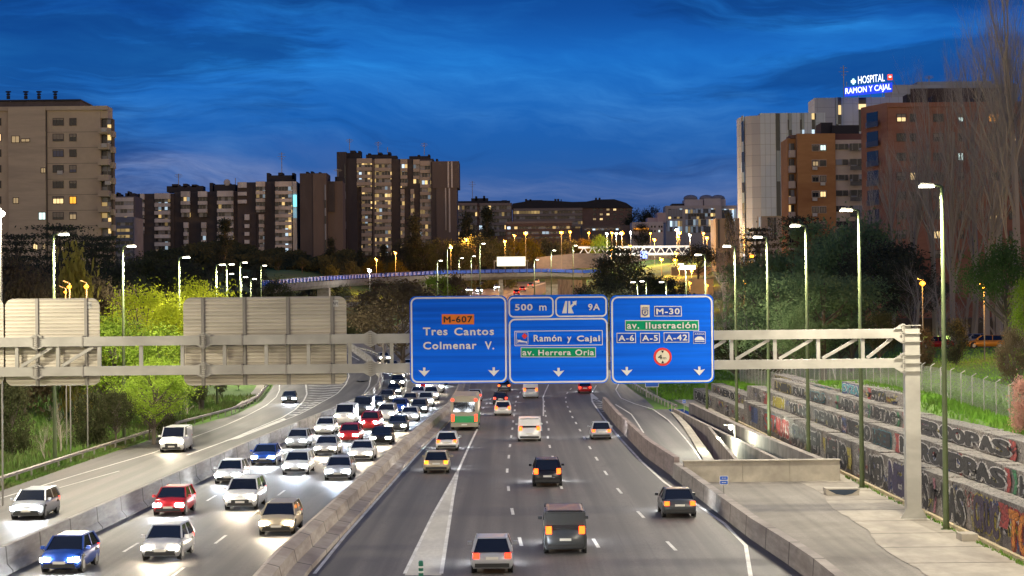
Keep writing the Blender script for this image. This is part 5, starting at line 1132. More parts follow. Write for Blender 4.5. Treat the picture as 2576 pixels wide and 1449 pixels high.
B2.vol(2049, 2276, 245, None, hp2); B2.vol(2049, 2100, 247, None, hp_s, 'side_wall', -.3, 0); B2.vol(2102, 2115, 245, 330, dstrip, 'window_strip', -.4, .1); B2.vol(2160, 2178, 246, 262, g_dark, 'window_strip', -.2, .1); B2.vol(2160, 2178, 262, 275, g_wm, 'window', -.25, .1); B2.vol(2160, 2178, 275, 330, dstrip, 'window_strip', -.2, .1)
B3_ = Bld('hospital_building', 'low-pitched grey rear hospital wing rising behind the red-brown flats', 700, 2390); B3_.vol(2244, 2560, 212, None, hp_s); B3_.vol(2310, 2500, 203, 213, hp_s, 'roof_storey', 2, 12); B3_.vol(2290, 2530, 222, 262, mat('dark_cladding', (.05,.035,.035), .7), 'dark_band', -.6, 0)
# illuminated hospital sign
hs = thing('hospital_sign', 'illuminated blue and white rooftop sign reading HOSPITAL RAMON Y CAJAL', 'sign', (at(2185, 245, 640).x, 640, at(2185, 245, 640).z))
ew = mat('sign_white_light', (1,1,1), .5, 0, (.80, .90, 1), 1.1); eb = mat('sign_blue_light', (.02,.05,.6), .5, 0, (.01, .06, 1), .5)
def tl_(s, u0, vb0, vt0, u1, vb1, m, y, off, name='letters'):
    a = at(u0, vb0, 640); b = at(u1, vb1, 640); z1 = at(u0, vt0, 640).z
    o = textobj(name, s, a.x, b.x, a.z, z1, y, m, hs, off, 1.0, shear=b.z - a.z); o.location = -hs.location; return o
bp = MB().prism([at(2125, 243, 641), at(2245, 231, 641), at(2245, 207, 641), at(2125, 220, 641)], (0, .4, 0)); obj('blue_panel', bp, eb, hs, world=True)
tl_('HOSPITAL', 2159, 211, 192, 2226, 204, ew, 640.2, .008); tl_('RAMON Y CAJAL', 2127, 241, 222, 2242, 229, ew, 640.2, .012)

c = at(2147, 205, 640); obj('cross_symbol', MB().box(c.x - .28, c.x + .28, 640, 640.3, c.z - .9, c.z + .9).box(c.x - .75, c.x + .75, 640.01, 640.31, c.z - .42, c.z + .42), mat('sign_mint_light', (1,1,1), .5, 0, (.45, 1, .85), 1.3), hs, world=True)
a, b = at(2233, 187, 640), at(2245, 201, 640); obj('flag_symbol', MB().box(a.x, b.x, 640, 640.3, b.z, a.z), mat('sign_red_light', (1,.1,.05), .5, 0, (1, .06, .01), .7), hs, world=True); a, b = at(2236, 191, 640), at(2242, 195, 640); obj('flag_symbol', MB().box(a.x, b.x, 639.9, 640, b.z, a.z), ew, hs, world=True)
fr = MB()
for u in (2130, 2160, 2190, 2220, 2243): fr.bar(at(u, 246, 641.6), at(u, 206, 641.6), .15, .15, (0,1,0))
fr.bar(at(2243, 190, 641.6), at(2262, 236, 643), .15, .15, (0,1,0)); obj('sign_frame', fr, galv_d, hs, world=True); B2.antenna(2122, 165, 245); B2.antenna(2337, 190, 215)
# orange-brown flats
B = Bld('apartment_block', 'orange-brown apartment block with white balcony strip in front of the hospital', 385, 2078); ob = noisy('orange_brick', (.42,.20,.075), (.48,.235,.09), .6, .85, (1,1,3), (.33,.14,.05), .1); wb_ = noisy('whitish_render', (.52,.42,.35), (.58,.47,.39), .5)
B.vol(2005, 2101, 336, None, ob); B.vol(1985, 2005, 345, None, ob, 'side_wall', 2.5, 12); B.vol(2101, 2171, 351, None, wb_, 'balcony_strip', .6, 12); B.vol(2101, 2171, 335, 351, noisy('maroon_render', (.14,.06,.05), (.17,.075,.06), .4), 'attic', 1.2, 10); B.vol(2102, 2170, 310, 336, roof_d, 'roof', 4, 12); B.vol(2075, 2105, 302, 336, roof_d, 'roof', 5, 12); B.vol(1992, 2006, 337, 346, rb_, 'attic', 2, 8)
for k in range(7):
    v = 362.5 + 39.0 * k; gm = [(g_dark, g_cl), (g_dim, g_dark), (g_dark, g_cur), (g_dark, g_wm), (g_cur, g_cur), (g_cur, g_cur), (g_dark, g_dark)][k]
    B.vol(2042, 2079, v, v + 18, wb_, 'window_surround', -.06, .1); pane_window(B, 2045, v + 3, 2058, v + 15, gm[0], fr_d, 2, -.1, .2); pane_window(B, 2064, v + 3, 2077, v + 15, gm[1], fr_d, 2, -.1)
    if k in (1, 2, 3, 4): a = at(2050 if k != 2 else 2070, v + 22, 384.6); obj('air_conditioner', MB().box(a.x - .45, a.x + .45, 384.4, 384.95, a.z - .3, a.z + .3), fr_w, B.t, world=True)
    for w0, w1, y in ((2103, 2134, .5), (2137, 2170, -.8)):
        B.vol(w0, w1, v - 1, v + (13 if w0 < 2110 else 16), win_r if k % 2 else win_d, 'window', y - .1, y + .7)
        if w0 > 2110: B.vol(w0, w1, v + 17, v + 27, mat_dkrail, 'balcony', -.95, -.8) if k else None
    for w0, w1 in ((1988, 2003),): B.vol(w0, w1, v + 14, v + 32, wb_, 'balcony', 1.0, 2.5); B.vol(w0 + 1, w1 - 1, v - 4, v + 13, win_d, 'window', 2.2, 2.6)
B = Bld('apartment_block', 'large red-brown apartment block behind the bare poplars at the right', 306, 2350); rbr = noisy('terracotta_brick', (.34,.15,.09), (.40,.18,.105), .6, .85, (1,1,3), (.27,.10,.058), .1)
B.vol(2232, 2600, 258, None, rbr); D = 306
sd = [at(2232, 300, D), at(2166, 300, D + 7.5), at(2166, 300, D + 14), at(2232, 300, D + 14)]; z1 = at(2232, 258, D).z; obj('side_wall', MB().prism([(p.x, p.y, B.t.location.z - 2) for p in sd], (0, 0, z1 - B.t.location.z + 2)), rbr, B.t, world=True)
B.vol(2230, 2605, 257, 268, rbr, 'cornice', -.25, 0)
dxy = (sd[1] - sd[0]).normalized()
for k in range(8):
    v = 288 + 49 * k
    for j, (u0, u1) in enumerate(((2257, 2278), (2290, 2303), (2349, 2372), (2411, 2423), (2487, 2512), (2540, 2556))):
        gm = g_dark if (k * 3 + j * 5) % 7 else g_wm
        if (k, j) == (0, 4): gm = g_or
        if (k, j) in ((0, 3), (2, 3)): gm = g_cl
        pane_window(B, u0, v, u1, v + 17, gm, fr_d, 2, -.02, .45 if (k + j) % 3 == 0 else 0)
    a = sd[0].lerp(sd[1], .35); b = sd[0].lerp(sd[1], .78); zc = at(2200, v + 12, D + 4).z
    w = obj('window', MB().prism([(a.x, a.y - .02, zc - 1.1), (b.x, b.y - .02, zc - 1.1), (b.x, b.y - .02, zc + 1.1), (a.x, a.y - .02, zc + 1.1)], (-.05, -.05, 0)), g_dark, B.t, world=True)
    obj('balcony_rail', MB().prism([(a.x - .2, a.y - 1.0, zc - 1.3), (b.x - .2, b.y - 1.0, zc - 1.3), (b.x - .2, b.y, zc - 1.3), (a.x - .2, a.y, zc - 1.3)], (0, 0, .9)), mat_dkrail, B.t, world=True)
for a, b, c, d in ((2290,2300,232,258),(2355,2362,236,258),(2460,2500,240,258)): B.vol(a, b, c, d, roof_d, 'chimney', 3, 6)
B = Bld('low_building', 'low building with bright greenish shop windows behind the trees right of the gantry column', 262, 2370, base=6); B.vol(2290, 2600, 800, None, mat('shop_render', (.12,.09,.06), .8)); B.vol(2322, 2352, 847, 862, mat('shop_light', (.6,.7,.3), .5, 0, (.72, .85, .16), 1.0), 'shop_window', -.2, .1); B.vol(2358, 2400, 845, 862, mat('shop_light_b', (.6,.7,.3), .5, 0, (.65, .9, .2), 1.1), 'shop_window', -.2, .1)
# ------------------------------------------------------------------ vegetation
def leafm(name, a, b, c=None):
    m = mat(name, a, .75, 0, None, 0, .25); t, bs, g = nodes(m)
    n = noise(g.outputs['Object'], 9., 3, .6, 0, t); col = mix(ramp(n, [(.35, 0.), (.65, 1.)], t), a, b, t)
    oi = t.nodes.new('ShaderNodeObjectInfo'); col = mix(mth('MULTIPLY', oi.outputs['Random'], .45, None, t), col, c or tuple(x * .6 for x in a), t)
    out = t.nodes['Material Output']; df = t.nodes.new('ShaderNodeBsdfDiffuse'); tr = t.nodes.new('ShaderNodeBsdfTranslucent'); mx = t.nodes.new('ShaderNodeMixShader'); mx.inputs[0].default_value = .42
    t.links.new(col, df.inputs[0]); t.links.new(col, tr.inputs[0]); t.links.new(df.outputs[0], mx.inputs[1]); t.links.new(tr.outputs[0], mx.inputs[2]); t.links.new(mx.outputs[0], out.inputs[0]); t.nodes.remove(bs); return m
L_yel = leafm('spring_leaf', (.56,.60,.04), (.74,.74,.07), (.42,.54,.04)); L_grn = leafm('green_leaf', (.28,.42,.05), (.42,.56,.08)); L_dk = leafm('dark_leaf', (.066,.076,.046), (.105,.115,.070), (.092,.082,.058)); L_mid = leafm('olive_leaf', (.085,.095,.045), (.13,.135,.065))
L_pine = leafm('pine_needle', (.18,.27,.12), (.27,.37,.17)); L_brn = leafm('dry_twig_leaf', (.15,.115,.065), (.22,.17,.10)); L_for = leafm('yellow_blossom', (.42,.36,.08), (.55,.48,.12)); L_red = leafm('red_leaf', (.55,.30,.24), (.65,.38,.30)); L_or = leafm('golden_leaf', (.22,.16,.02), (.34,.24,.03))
barkm = noisy('bark', (.10,.08,.06), (.17,.14,.11), 3., .9, (1,1,.3)); bark_p = noisy('pale_bark', (.36,.31,.25), (.48,.42,.34), 2., .9, (1,1,.3))
def crown_mesh(kind, seed, n, size):
    r = random.Random(seed); mb = MB(); V_, F_ = mb.v, mb.f
    cl = []
    if kind in ('broad', 'bush', 'umbrella'):
        k = {'broad': 64, 'bush': 30, 'umbrella': 40}[kind]
        for _ in range(k):
            a = r.uniform(0, 2*PI); z = r.uniform(-.75, 1) if kind != 'umbrella' else r.uniform(.1, 1); rr = math.sqrt(max(0, 1 - z*z)) * r.uniform(.55, 1.0)
            if kind == 'broad': c = (rr*math.cos(a)*.40, rr*math.sin(a)*.40, .62 + z*.33*r.uniform(.6, 1.05)); s = r.uniform(.036, .075)
            elif kind == 'umbrella': c = (rr*math.cos(a)*.48, rr*math.sin(a)*.48, .62 + z*.3); s = r.uniform(.06, .10)
            else: c = (rr*math.cos(a)*.40, rr*math.sin(a)*.40, .48 + z*.44); s = r.uniform(.07, .13)
            cl.append((c, (s, s, s*.8)))
    elif kind == 'pine':
        for _ in range(26):
            h = r.uniform(.30, .98); a = r.uniform(0, 2*PI); rr = r.uniform(.1, .46) * (1 - .55*h); cl.append(((rr*math.cos(a), rr*math.sin(a), h), (.11, .11, .035)))
    elif kind == 'cedar':
        h = .16
        while h < .97:
            R = .46 * (1 - h)**.75 + .03
            for q in range(6): a = r.uniform(0, 2*PI); rr = R * r.uniform(.25, 1); cl.append(((rr*math.cos(a), rr*math.sin(a), h - rr*.10 + r.uniform(-.01, .01)), (.10, .10, .012)))
            h += r.uniform(.05, .075)
    elif kind == 'cone':
        for q in range(60): h = r.uniform(.08, 1)**1.1; a = r.uniform(0, 2*PI); rr = .30 * (1 - h) * r.uniform(.5, 1.05); cl.append(((rr*math.cos(a), rr*math.sin(a), h), (.05, .05, .03)))
    w = [1.] * len(cl)
    for _ in range(n):
        c, s = cl[r.randrange(len(cl))]
        p = Vector((r.gauss(c[0], s[0]), r.gauss(c[1], s[1]), r.gauss(c[2], s[2])))
        if p.z < .03: continue
        d = Vector((r.uniform(-1,1), r.uniform(-1,1), r.uniform(-1,1))); d.normalize(); e = Vector((r.uniform(-1,1), r.uniform(-1,1), r.uniform(-.4,1)))
        e = (e - d*e.dot(d)).normalized(); sz = size * r.uniform(.6, 1.4); o = len(V_)
        V_.append(tuple(p - d*sz*.5)); V_.append(tuple(p + e*sz)); V_.append(tuple(p + d*sz*.5)); V_.append(tuple(p - e*sz)); F_.append((o, o+1, o+2, o+3))
    lim = MB(); tr = MB()
    hh = {'broad': .62, 'bush': .4, 'umbrella': .7, 'pine': .92, 'cedar': .95, 'cone': .9}[kind]
    tr.tube([(0,0,-.05), (.008,0,hh*.5), (0,.01,hh)], [.026, .018, .006], 7)
    for c, s in cl[::2]:
        b0 = Vector((0,0, min(hh, max(.14, c[2] - .22 - .3*abs(c[0])))))
        tr.tube([b0, b0.lerp(Vector(c), .55) + Vector((0,0,-.02)), c], [.010, .006, .002], 4, False)
    return mb, tr
def bare_mesh(seed, kind):
    r = random.Random(seed); mb = MB()
    def grow(p, d, ln, rad, lv):
        n = 3 if lv < 2 else 2; pts = [p]; rs = [rad]; q = p.copy(); dd = d.copy()
        for k in range(n):
            dd = (dd + Vector((r.uniform(-1,1), r.uniform(-1,1), r.uniform(-.3,.9 if kind == 'poplar' else .5))) * (.10 if kind == 'poplar' else .20)).normalized(); q = q + dd * ln / n; pts.append(q.copy()); rs.append(rad * (1 - .55*(k+1)/n))
        mb.tube(pts, rs, 5 if lv < 2 else 3, False)
        if lv >= 4: return
        m = {0: 15, 1: 6, 2: 5, 3: 4}[lv] if kind == 'poplar' else {0: 6, 1: 5, 2: 5, 3: 5}[lv]
        for i in range(m):
            f = r.uniform(.22 if lv == 0 else .25, 1.); j = min(n - 1, int(f * n)); b = pts[j].lerp(pts[j+1], f*n - j)
            a = r.uniform(0, 2*PI); dj = (pts[j+1] - pts[j]).normalized(); s = dj.cross(Vector((math.cos(a), math.sin(a), .01))).normalized()
            sp = r.uniform(.25, .5) if kind == 'poplar' else r.uniform(.5, 1.0)
            nd = (dj + s * sp + Vector((0,0,.25 if kind == 'poplar' else .12))).normalized()
            grow(b, nd, ln * (r.uniform(.36, .52) * (1.05 - f*.45) if lv == 0 and kind == 'poplar' else r.uniform(.45, .7)), rad * (1 - .5*f) * (.38 if lv == 0 else .5), lv + 1)
    grow(Vector((0,0,-.03)), Vector((0,0,1)), .80 if kind == 'poplar' else .42, .016 if kind == 'poplar' else .022, 0); return mb
_tm = {}
TREE_N = {'broad': (5200, .017), 'bush': (3600, .030), 'umbrella': (5000, .016), 'pine': (5200, .015), 'cedar': (6000, .012), 'cone': (3200, .020)}
def tree(kind, u, vt, D, H=None, w=1., leaf=None, label='', seed=0, vb=None, name='tree', bark=None, group=None, rot=None, dens=1., cat='tree'):
    p = at(u, vt, D); zb = zt(p.x, D) if vb is None else at(u, vb, D).z
    H = p.z - zb
    if H < .5: H = 1.5
    t = thing(name, label, cat, (p.x, D, zb), group, rot if rot is not None else (seed * 1.7) % 6.28)
    if kind in ('poplar', 'bare'):
        k = (kind, seed % 4)
        if k not in _tm: _tm[k] = bare_mesh(seed % 4 + 11, kind)
        key = (k, (bark or bark_p).name)
        if key not in _tm: _tm[key] = mesh('branches', _tm[k], bark or bark_p)
        obj('trunk', _tm[key], parent=t)
    else:
        k = (kind, seed % 3, dens)
        if k not in _tm: _tm[k] = crown_mesh(kind, seed % 3 + 3, int(TREE_N[kind][0] * dens), TREE_N[kind][1] / math.sqrt(dens))
        for nm, i, m in (('trunk', 1, bark or barkm), ('crown', 0, leaf or L_dk)):
            key = (k, i, m.name)
            if key not in _tm: _tm[key] = mesh(nm, _tm[k][i], m)
            obj(nm, _tm[key], parent=t)
    t.scale = (H * w, H * w, H); return t
# left: the yellow-green spring trees lit by the lamps
tree('broad', 360, 727, 196, None, 1.10, L_yel, 'big yellow-green lit tree between the two left sign backs', 0, None, 'leafy_tree', dens=3.0); tree('broad', 690, 700, 405, None, 1.2, L_mid, 'olive tree at the left foot of the viaduct', 2, None, 'leafy_tree')
tree('broad', 505, 700, 226, None, .8, L_yel, 'yellow-green lit tree rising behind the wide sign back', 1, None, 'leafy_tree', dens=1.7)
tree('broad', 290, 790, 186, None, 1.0, L_grn, 'fresh green tree at the right edge of the smaller sign back', 2, None, 'leafy_tree', dens=2.0); tree('broad', 425, 815, 184, None, 1.0, L_grn, 'green tree left of the wide sign back below the big yellow tree', 1, None, 'leafy_tree', dens=2.0)
tree('broad', 385, 905, 170, None, 1.1, L_grn, 'low green tree in the gap between the sign backs, above the guardrail', 0, None, 'leafy_tree', dens=1.7)
tree('bare', 190, 638, 192, None, .62, L_for, 'bare yellowish tree behind the first left street lamp', 1, None, 'bare_tree', noisy('blossom_bark', (.42,.36,.12), (.55,.46,.18), 9.))
f_ = tree('bush', 190, 645, 193, None, .30, L_for, 'sparse tree with yellow blossom above the smaller sign back', 2, None, 'blossom_tree', dens=.5)
for i, (u, v, D, k, w, m, lab) in enumerate(((20,650,205,'broad',.8,L_brn,'brown twiggy tree touching the left frame edge'),(80,668,210,'broad',.9,L_brn,'brown twiggy tree second from the left frame edge'),(120,690,215,'broad',.9,L_brn,'low brown twiggy tree left of the yellow blossom tree'),(262,700,215,'broad',.8,L_brn,'brown twiggy tree right of the yellow blossom tree'),(60,700,190,'bush',.5,L_brn,'dry brown shrub above the smaller sign back'),(245,725,200,'bush',.5,L_brn,'dry brown shrub beside the big yellow-green tree'),
    (150,950,158,'bare',.8,None,'bare shrub on the grass under the smaller sign back'),(110,1010,150,'bare',.75,None,'low bare shrub on the grass left of the first lamp'),(395,960,182,'bare',.9,None,'bare shrub in the gap between sign backs'),(30,965,155,'bush',.6,L_mid,'dull shrub at the left edge beneath the sign back'),(225,985,165,'bush',.7,L_mid,'dull green shrub right of the first left lamp pole'),(290,975,166,'broad',.8,L_mid,'small olive tree under the gap between sign backs'),(375,985,176,'broad',.75,L_grn,'small green tree right of the second left lamp pole'),(415,1000,182,'bush',.6,L_mid,'dark shrub left of the third lamp pole'),
    (500,960,225,'broad',.8,L_mid,'olive tree under the left part of the wide sign back'),(555,955,255,'broad',.8,L_mid,'olive tree under the wide sign back, beside the dark poles'),(600,950,275,'broad',.8,L_grn,'green tree farthest under the wide sign back'),(470,975,215,'bare',.9,None,'bare tree under the left edge of the wide sign back'))):
    tree(k, u, v, D, None, w, m, lab, i, None, 'bare_tree' if k == 'bare' else 'shrub' if k == 'bush' else 'leafy_tree', cat='shrub' if k == 'bush' else 'tree', dens=1.4 if k != 'bare' else 1.)
# left background: cedars and dark trees in front of the towers
for i, (u, v, D, k, w, m, lab) in enumerate(((40,585,290,'cedar',1.2,L_dk,'dark cedar at the left edge in front of the beige tower'),(152,547,300,'cedar',1.0,L_dk,'tallest dark cedar in front of the beige tower'),(232,585,310,'cedar',.9,L_dk,'dark cedar at the right corner of the beige tower'),(268,590,330,'cedar',.8,L_dk,'thin dark cedar between beige tower and grey-blue flats'),
    (10,640,270,'broad',1.,L_dk,'dark tree under the leftmost cedar'),(95,650,265,'broad',1.1,L_dk,'dark tree between the two left cedars'),(200,655,260,'broad',1.,L_dk,'dark tree behind the yellow blossom tree'),(290,650,300,'broad',1.1,L_dk,'dark tree below the grey-blue flats'),(350,640,330,'broad',1.,L_mid,'dull tree behind the second left street lamp'),(395,632,340,'broad',.9,L_mid,'dull tree between second and third left lamps'),(440,650,330,'broad',1.,L_dk,'dark tree behind the third left lamp'),
    (480,660,420,'broad',.9,L_dk,'dark tree left of the fourth left lamp'),(520,664,420,'broad',.9,L_dk,'dark tree right of the fourth left lamp'),(565,556,560,'cone',1.0,L_dk,'tall dark conifer in front of the stepped towers'),(590,670,440,'broad',1.,L_dk,'dark tree left of the viaduct start'),(640,668,450,'broad',.9,L_dk,'dark tree behind the viaduct start'),(700,650,600,'broad',1.0,L_mid,'dim tree over the left end of the viaduct'),(760,646,600,'broad',1.1,L_mid,'dim tree over the viaduct before the brown tower'),
    (832,600,640,'cone',1.0,L_dk,'dark pointed conifer before the tower between brown and dark'),(906,632,640,'cone',.9,L_dk,'dark conifer at the foot of the tallest tower'),(965,618,640,'cone',.9,L_dk,'small dark conifer under the lit balconies'),(1040,546,620,'cone',.85,L_dk,'tall dark conifer in front of the tallest tower right side'),(1015,600,640,'broad',.8,L_dk,'dark tree beside the tall conifer'),(940,650,600,'broad',.9,L_or,'golden-lit tree above the viaduct'),(1000,655,600,'broad',.9,L_or,'second golden-lit tree above the viaduct'),
    (830,665,560,'broad',.9,L_mid,'dim tree above the viaduct before the brown tower foot'),(880,655,580,'broad',.9,L_dk,'dark tree above the viaduct left of the golden trees'),(1065,610,620,'broad',1.,L_mid,'dim bare-looking tree right of the tall conifer'),(1110,600,640,'broad',1.,L_mid,'dim tree in front of the right tower wing'),(1150,612,620,'broad',.9,L_mid,'dim tree before the right corner of the tallest tower'),(1175,538,760,'cone',.9,L_dk,'dark conifer between tallest tower and far brown flats'),(1225,528,780,'cone',.9,L_dk,'dark conifer in front of the far brown flats'),
    (1195,590,640,'broad',1.,L_dk,'large dark tree left of the far lit overhead sign'),(1240,600,650,'broad',1.,L_mid,'dark tree behind the far lit overhead sign'),(1290,600,660,'broad',.9,L_or,'golden tree above the far lit sign'),(1330,597,680,'broad',.9,L_or,'golden tree right of the far lit sign'),(1380,600,690,'broad',.9,L_dk,'dark tree under the far orange lamps'),(1430,602,700,'broad',.9,L_dk,'dark tree left of the white truss footbridge'),(1470,600,700,'broad',.8,L_or,'golden tree at the left end of the truss footbridge'),
    (1515,592,690,'broad',.9,L_grn,'bright green lit tree above the truss footbridge'),(1560,600,720,'broad',.9,L_mid,'dim tree above the truss footbridge'),(1610,560,800,'broad',.9,L_dk,'dark tree in front of the white building'),(1640,520,900,'broad',.6,L_dk,'dark flat-topped tree against the sky left of the office'),(1605,527,900,'broad',.8,L_dk,'dark tree at the right end of the long brown roof'),
    (1100,690,470,'broad',1.2,L_grn,'green bush tree below the viaduct left of the far pier'),(1140,695,470,'bush',.9,L_brn,'dry bush beside the uphill motorway under the viaduct'),(985,700,380,'broad',1.5,L_brn,'wide brown tree left of the left blue sign'),(960,735,330,'bare',1.2,None,'bare brown tree behind the gantry beams left of the blue sign'),(1010,712,300,'broad',1.3,L_brn,'brownish tree left of the left blue sign'),(1050,715,420,'broad',1.1,L_brn,'brown tree above the left blue sign'),
    (780,715,450,'broad',1.1,L_dk,'dark tree under the viaduct left part'),(850,712,455,'broad',1.,L_dk,'dark tree under the viaduct above the footbridge'),(700,720,430,'broad',1.1,L_dk,'dark tree beneath the start of the viaduct'),(940,770,360,'broad',.9,L_brn,'brown bush below the footbridge'))):
    tree(k, u, v, D, None, w, m, lab, i, None, 'bare_tree' if k == 'bare' else 'conifer' if k in ('cone','cedar') else 'leafy_tree')
# centre right
for i, (u, v, D, k, w, m, lab) in enumerate(((1500,655,380,'bare',1.2,None,'bare tree before the right end of the viaduct'),(1560,610,430,'broad',.9,L_dk,'dark brownish tree before the truss footbridge'),(1480,712,330,'broad',.8,L_dk,'dark bush just above the middle blue sign'),(1530,700,340,'broad',.85,L_dk,'dark bush above the gap of the right two signs'),(1585,665,360,'broad',1.,L_mid,'dim tree left of the grey far lamps'),(1640,690,380,'broad',1.,L_dk,'dark tree above the right blue sign, left'),(1700,700,380,'broad',1.,L_dk,'dark tree above the right blue sign, middle'),
    (1755,618,470,'umbrella',1.35,L_dk,'large dark umbrella pine behind the white canopy'),(1850,560,420,'poplar',1.,None,'slender bare poplar before the hospital corner'),(1870,580,400,'poplar',1.,None,'second slender bare poplar before the hospital corner'),(1820,640,300,'poplar',1.1,None,'bare poplar left of the sixth right lamp'),(1835,540,520,'cone',.5,L_dk,'thin dark cypress before the hospital'),(1905,570,380,'cedar',1.,L_dk,'drooping dark cedar before the hospital base'),
    (1800,700,300,'bare',1.,None,'bare tree behind the right edge of the right sign'),(1880,690,260,'bare',1.1,None,'bare tree above the gantry beam left'),(1905,640,290,'pine',1.2,L_pine,'pine behind the fourth right street lamp'),(1960,690,230,'pine',1.4,L_pine,'leaning green pine behind the truss beam'),(2010,535,330,'cedar',.9,L_dk,'dark pine top before the orange-brown flats'),(2050,560,290,'broad',1.25,L_pine,'big dark pine right of the third right lamp'),(2110,590,275,'broad',1.2,L_pine,'dark pine behind the second right lamp'),(2170,545,270,'broad',1.1,L_pine,'dark pine right of the second right lamp'),
    (2070,690,220,'pine',1.6,L_pine,'green pine above the gantry beam with spread branches'),(2140,700,225,'pine',1.5,L_pine,'green pine above the beam near the second right lamp'),(2225,600,260,'broad',1.1,L_dk,'dark tree below the red-brown flats'),(2290,640,250,'broad',1.0,L_dk,'dark tree left of the nearest right lamp pole'),(2000,770,215,'broad',1.,L_pine,'low dark green tree behind the truss beam left half'),(2210,780,215,'broad',.9,L_mid,'low tree behind the right end of the truss'),
    (1740,790,300,'bush',1.1,L_grn,'green bush hidden behind the right blue sign'),(1850,820,250,'broad',1.,L_mid,'low tree behind the left part of the truss beam'),(1930,830,245,'bush',1.1,L_mid,'bush above the fence behind the truss'),(2110,800,235,'broad',1.,L_dk,'dark tree behind the middle of the truss'),
    (2530,612,168,'umbrella',.72,leafm('bright_pine_needle', (.10,.17,.05), (.16,.25,.08)),'bright green pine crown at the right frame edge'),(2590,690,160,'broad',.5,L_grn,'green pine cut by the right frame edge'),(2405,808,196,'bush',.62,L_dk,'dark oval bush on the lawn right of the nearest lamp'),(2322,828,196,'bush',.6,L_brn,'dry bush between the gantry column and nearest lamp'),(2548,820,118,'broad',.55,L_brn,'young thin tree with yellowish leaves by the right edge'),(2576,955,100,'bush',.55,L_red,'reddish feathery shrub at the right edge above the fence'))):
    tree(k, u, v, D, None, w * (.82 if m is L_pine else 1), m, lab, i, None, 'bare_tree' if k in ('bare','poplar') else 'shrub' if k == 'bush' else 'pine_tree' if k in ('pine','umbrella') else 'leafy_tree', cat='shrub' if k == 'bush' else 'tree', dens=1.6 if D < 260 and k not in ('bare','poplar') else 1.)
# the big bare poplars at the right
for i, (u, v, D, w, lab) in enumerate(((2552,-70,226,.85,'tallest bare poplar at the right frame edge'),(2505,40,238,.8,'tall bare poplar second from the right edge'),(2440,140,250,.85,'bare poplar in front of the red-brown flats'),(2390,170,244,.8,'bare poplar above the oval bush'),(2345,250,262,.85,'bare poplar above the nearest right lamp'),(2290,340,262,.9,'bare poplar left of the nearest right lamp'),(2240,400,270,.9,'bare poplar before the corner of the red-brown flats'),(2195,430,275,.9,'slim bare poplar between orange-brown and red-brown flats'),(2590,150,240,.9,'bare poplar beyond the right frame edge'),(2475,330,232,1.1,'shorter bare poplar behind the lawn cars'))):
    tree('poplar', u, v, D, None, w, None, lab, i, None, 'bare_poplar', group=None)
for i, (u, v, D) in enumerate(((2300,560,240),(2360,600,236),(2430,560,246),(2500,600,238),(2540,520,244))):
    tree('bare', u, v, D, None, 1.0, None, f'spreading bare tree low among the poplars, {ORD[i]} from the gantry column', i + 1, None, 'bare_tree')
# the unlit wood in front of the far towers reads as one mass
r = random.Random(8); mb = MB()
for q_ in range(62000):
    u_, D_ = (r.uniform(270, 1300), r.uniform(610, 720)) if q_ < 42000 else (r.uniform(560, 930), r.uniform(395, 430)); x_ = (u_ - 1288) / F * D_; zb = zt(x_, D_)
    hh = (3.8 if q_ < 42000 else 1.0) + 2.0 * math.sin(x_ * .11) + 1.3 * math.sin(x_ * .31 + 1) + .8 * math.sin(x_ * .73)
    p = Vector((x_, D_ + r.uniform(-4, 4), zb + max(.5, hh) * r.random()**.55)); s_ = r.uniform(.35, .9); d = Vector((r.uniform(-1,1), r.uniform(-1,1), r.uniform(-1,1))).normalized() * s_; e = Vector((r.uniform(-1,1), .2, r.uniform(-1,1))).normalized() * s_; o = len(mb.v)
    mb.v += [tuple(p - d), tuple(p + e), tuple(p + d), tuple(p - e)]; mb.f.append((o, o+1, o+2, o+3))
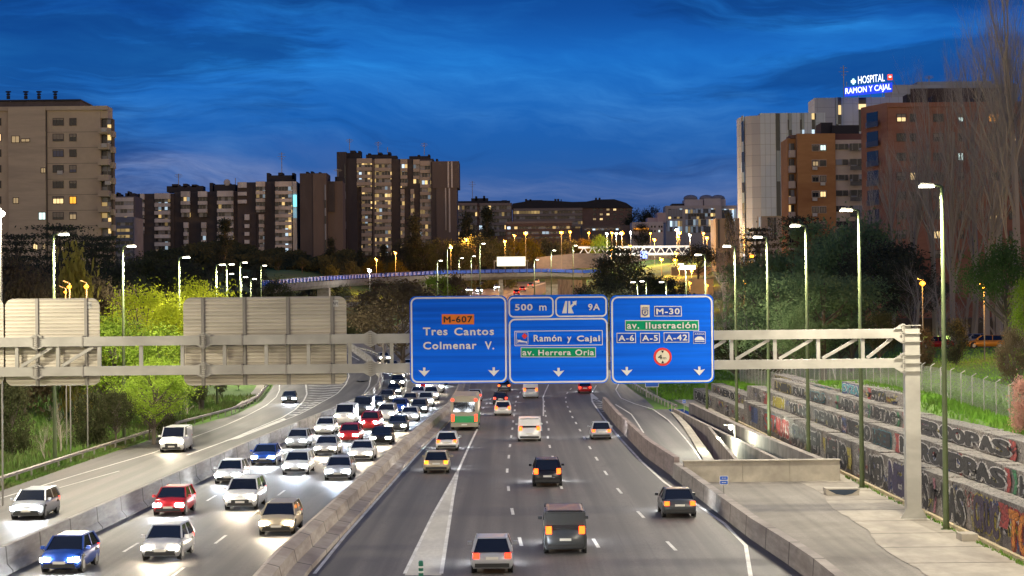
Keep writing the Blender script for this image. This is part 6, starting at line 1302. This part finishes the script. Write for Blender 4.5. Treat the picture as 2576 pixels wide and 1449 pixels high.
obj('distant_wood', mb, L_mid, label='dark mass of distant trees at the feet of the far towers', cat='wood', kind='stuff')
# grass tufts on the banks (uncountable)
def tufts(name, n, fn, m, h0, h1, seed, label):
    r = random.Random(seed); mb = MB()
    for _ in range(n):
        x, y = fn(r); z = zt(x, y); h = r.uniform(h0, h1); a = r.uniform(0, PI); w = .05 + h * .10; lx, ly = r.uniform(-.4, .4) * h, r.uniform(-.4, .4) * h; o = len(mb.v)
        mb.v += [(x - w*math.cos(a), y - w*math.sin(a), z - .03), (x + w*math.cos(a), y + w*math.sin(a), z - .03), (x + lx, y + ly, z + h)]; mb.f.append((o, o+1, o+2))
    obj(name, mb, m, label=label, cat='grass', kind='stuff')
G_b = noisy('bright_grass_blade', (.09,.24,.012), (.17,.36,.025), 1.5, .8, (1,1,1), (.10,.18,.02), .3); G_d = noisy('dull_grass_blade', (.08,.17,.02), (.14,.25,.035), 1.2, .8, (1,1,1), (.13,.12,.05), .25)
tufts('grass_tufts', 26000, lambda r: (r.uniform(25.2, 28.2) + (r.random()**3)*2, 80 + 165 * r.random()**1.3), G_b, .12, .42, 1, 'bright green weeds between the gabions and the chain-link fence')
tufts('grass_tufts', 26000, lambda r: (r.uniform(28, 60), 80 + 170 * r.random()**1.2), noisy('lawn_blade', (.15,.34,.025), (.26,.50,.045), 1., .8), .05, .16, 2, 'short mown grass of the lawn beyond the fence')
tufts('grass_tufts', 30000, lambda r: (-33.3 - 26 * r.random()**1.5, 118 + 140 * r.random()), G_d, .15, .8, 3, 'rough grass on the bank behind the left guardrail')
tufts('grass_tufts', 9000, lambda r: (r.uniform(-33.3, -32.4), r.uniform(90, 235)), G_d, .06, .25, 4, 'thin weeds under the left guardrail')
tufts('grass_tufts', 900, lambda r: (21.6 + r.gauss(0,.06), 80 + 50 * r.random()**2), G_b, .05, .25, 6, 'scattered weeds along the kerb at the foot of the gabions')
tufts('grass_tufts', 8000, lambda r: (r.uniform(18.5, 30), r.uniform(243, 320)), G_b, .15, .5, 5, 'green weeds beyond the end of the gabions')
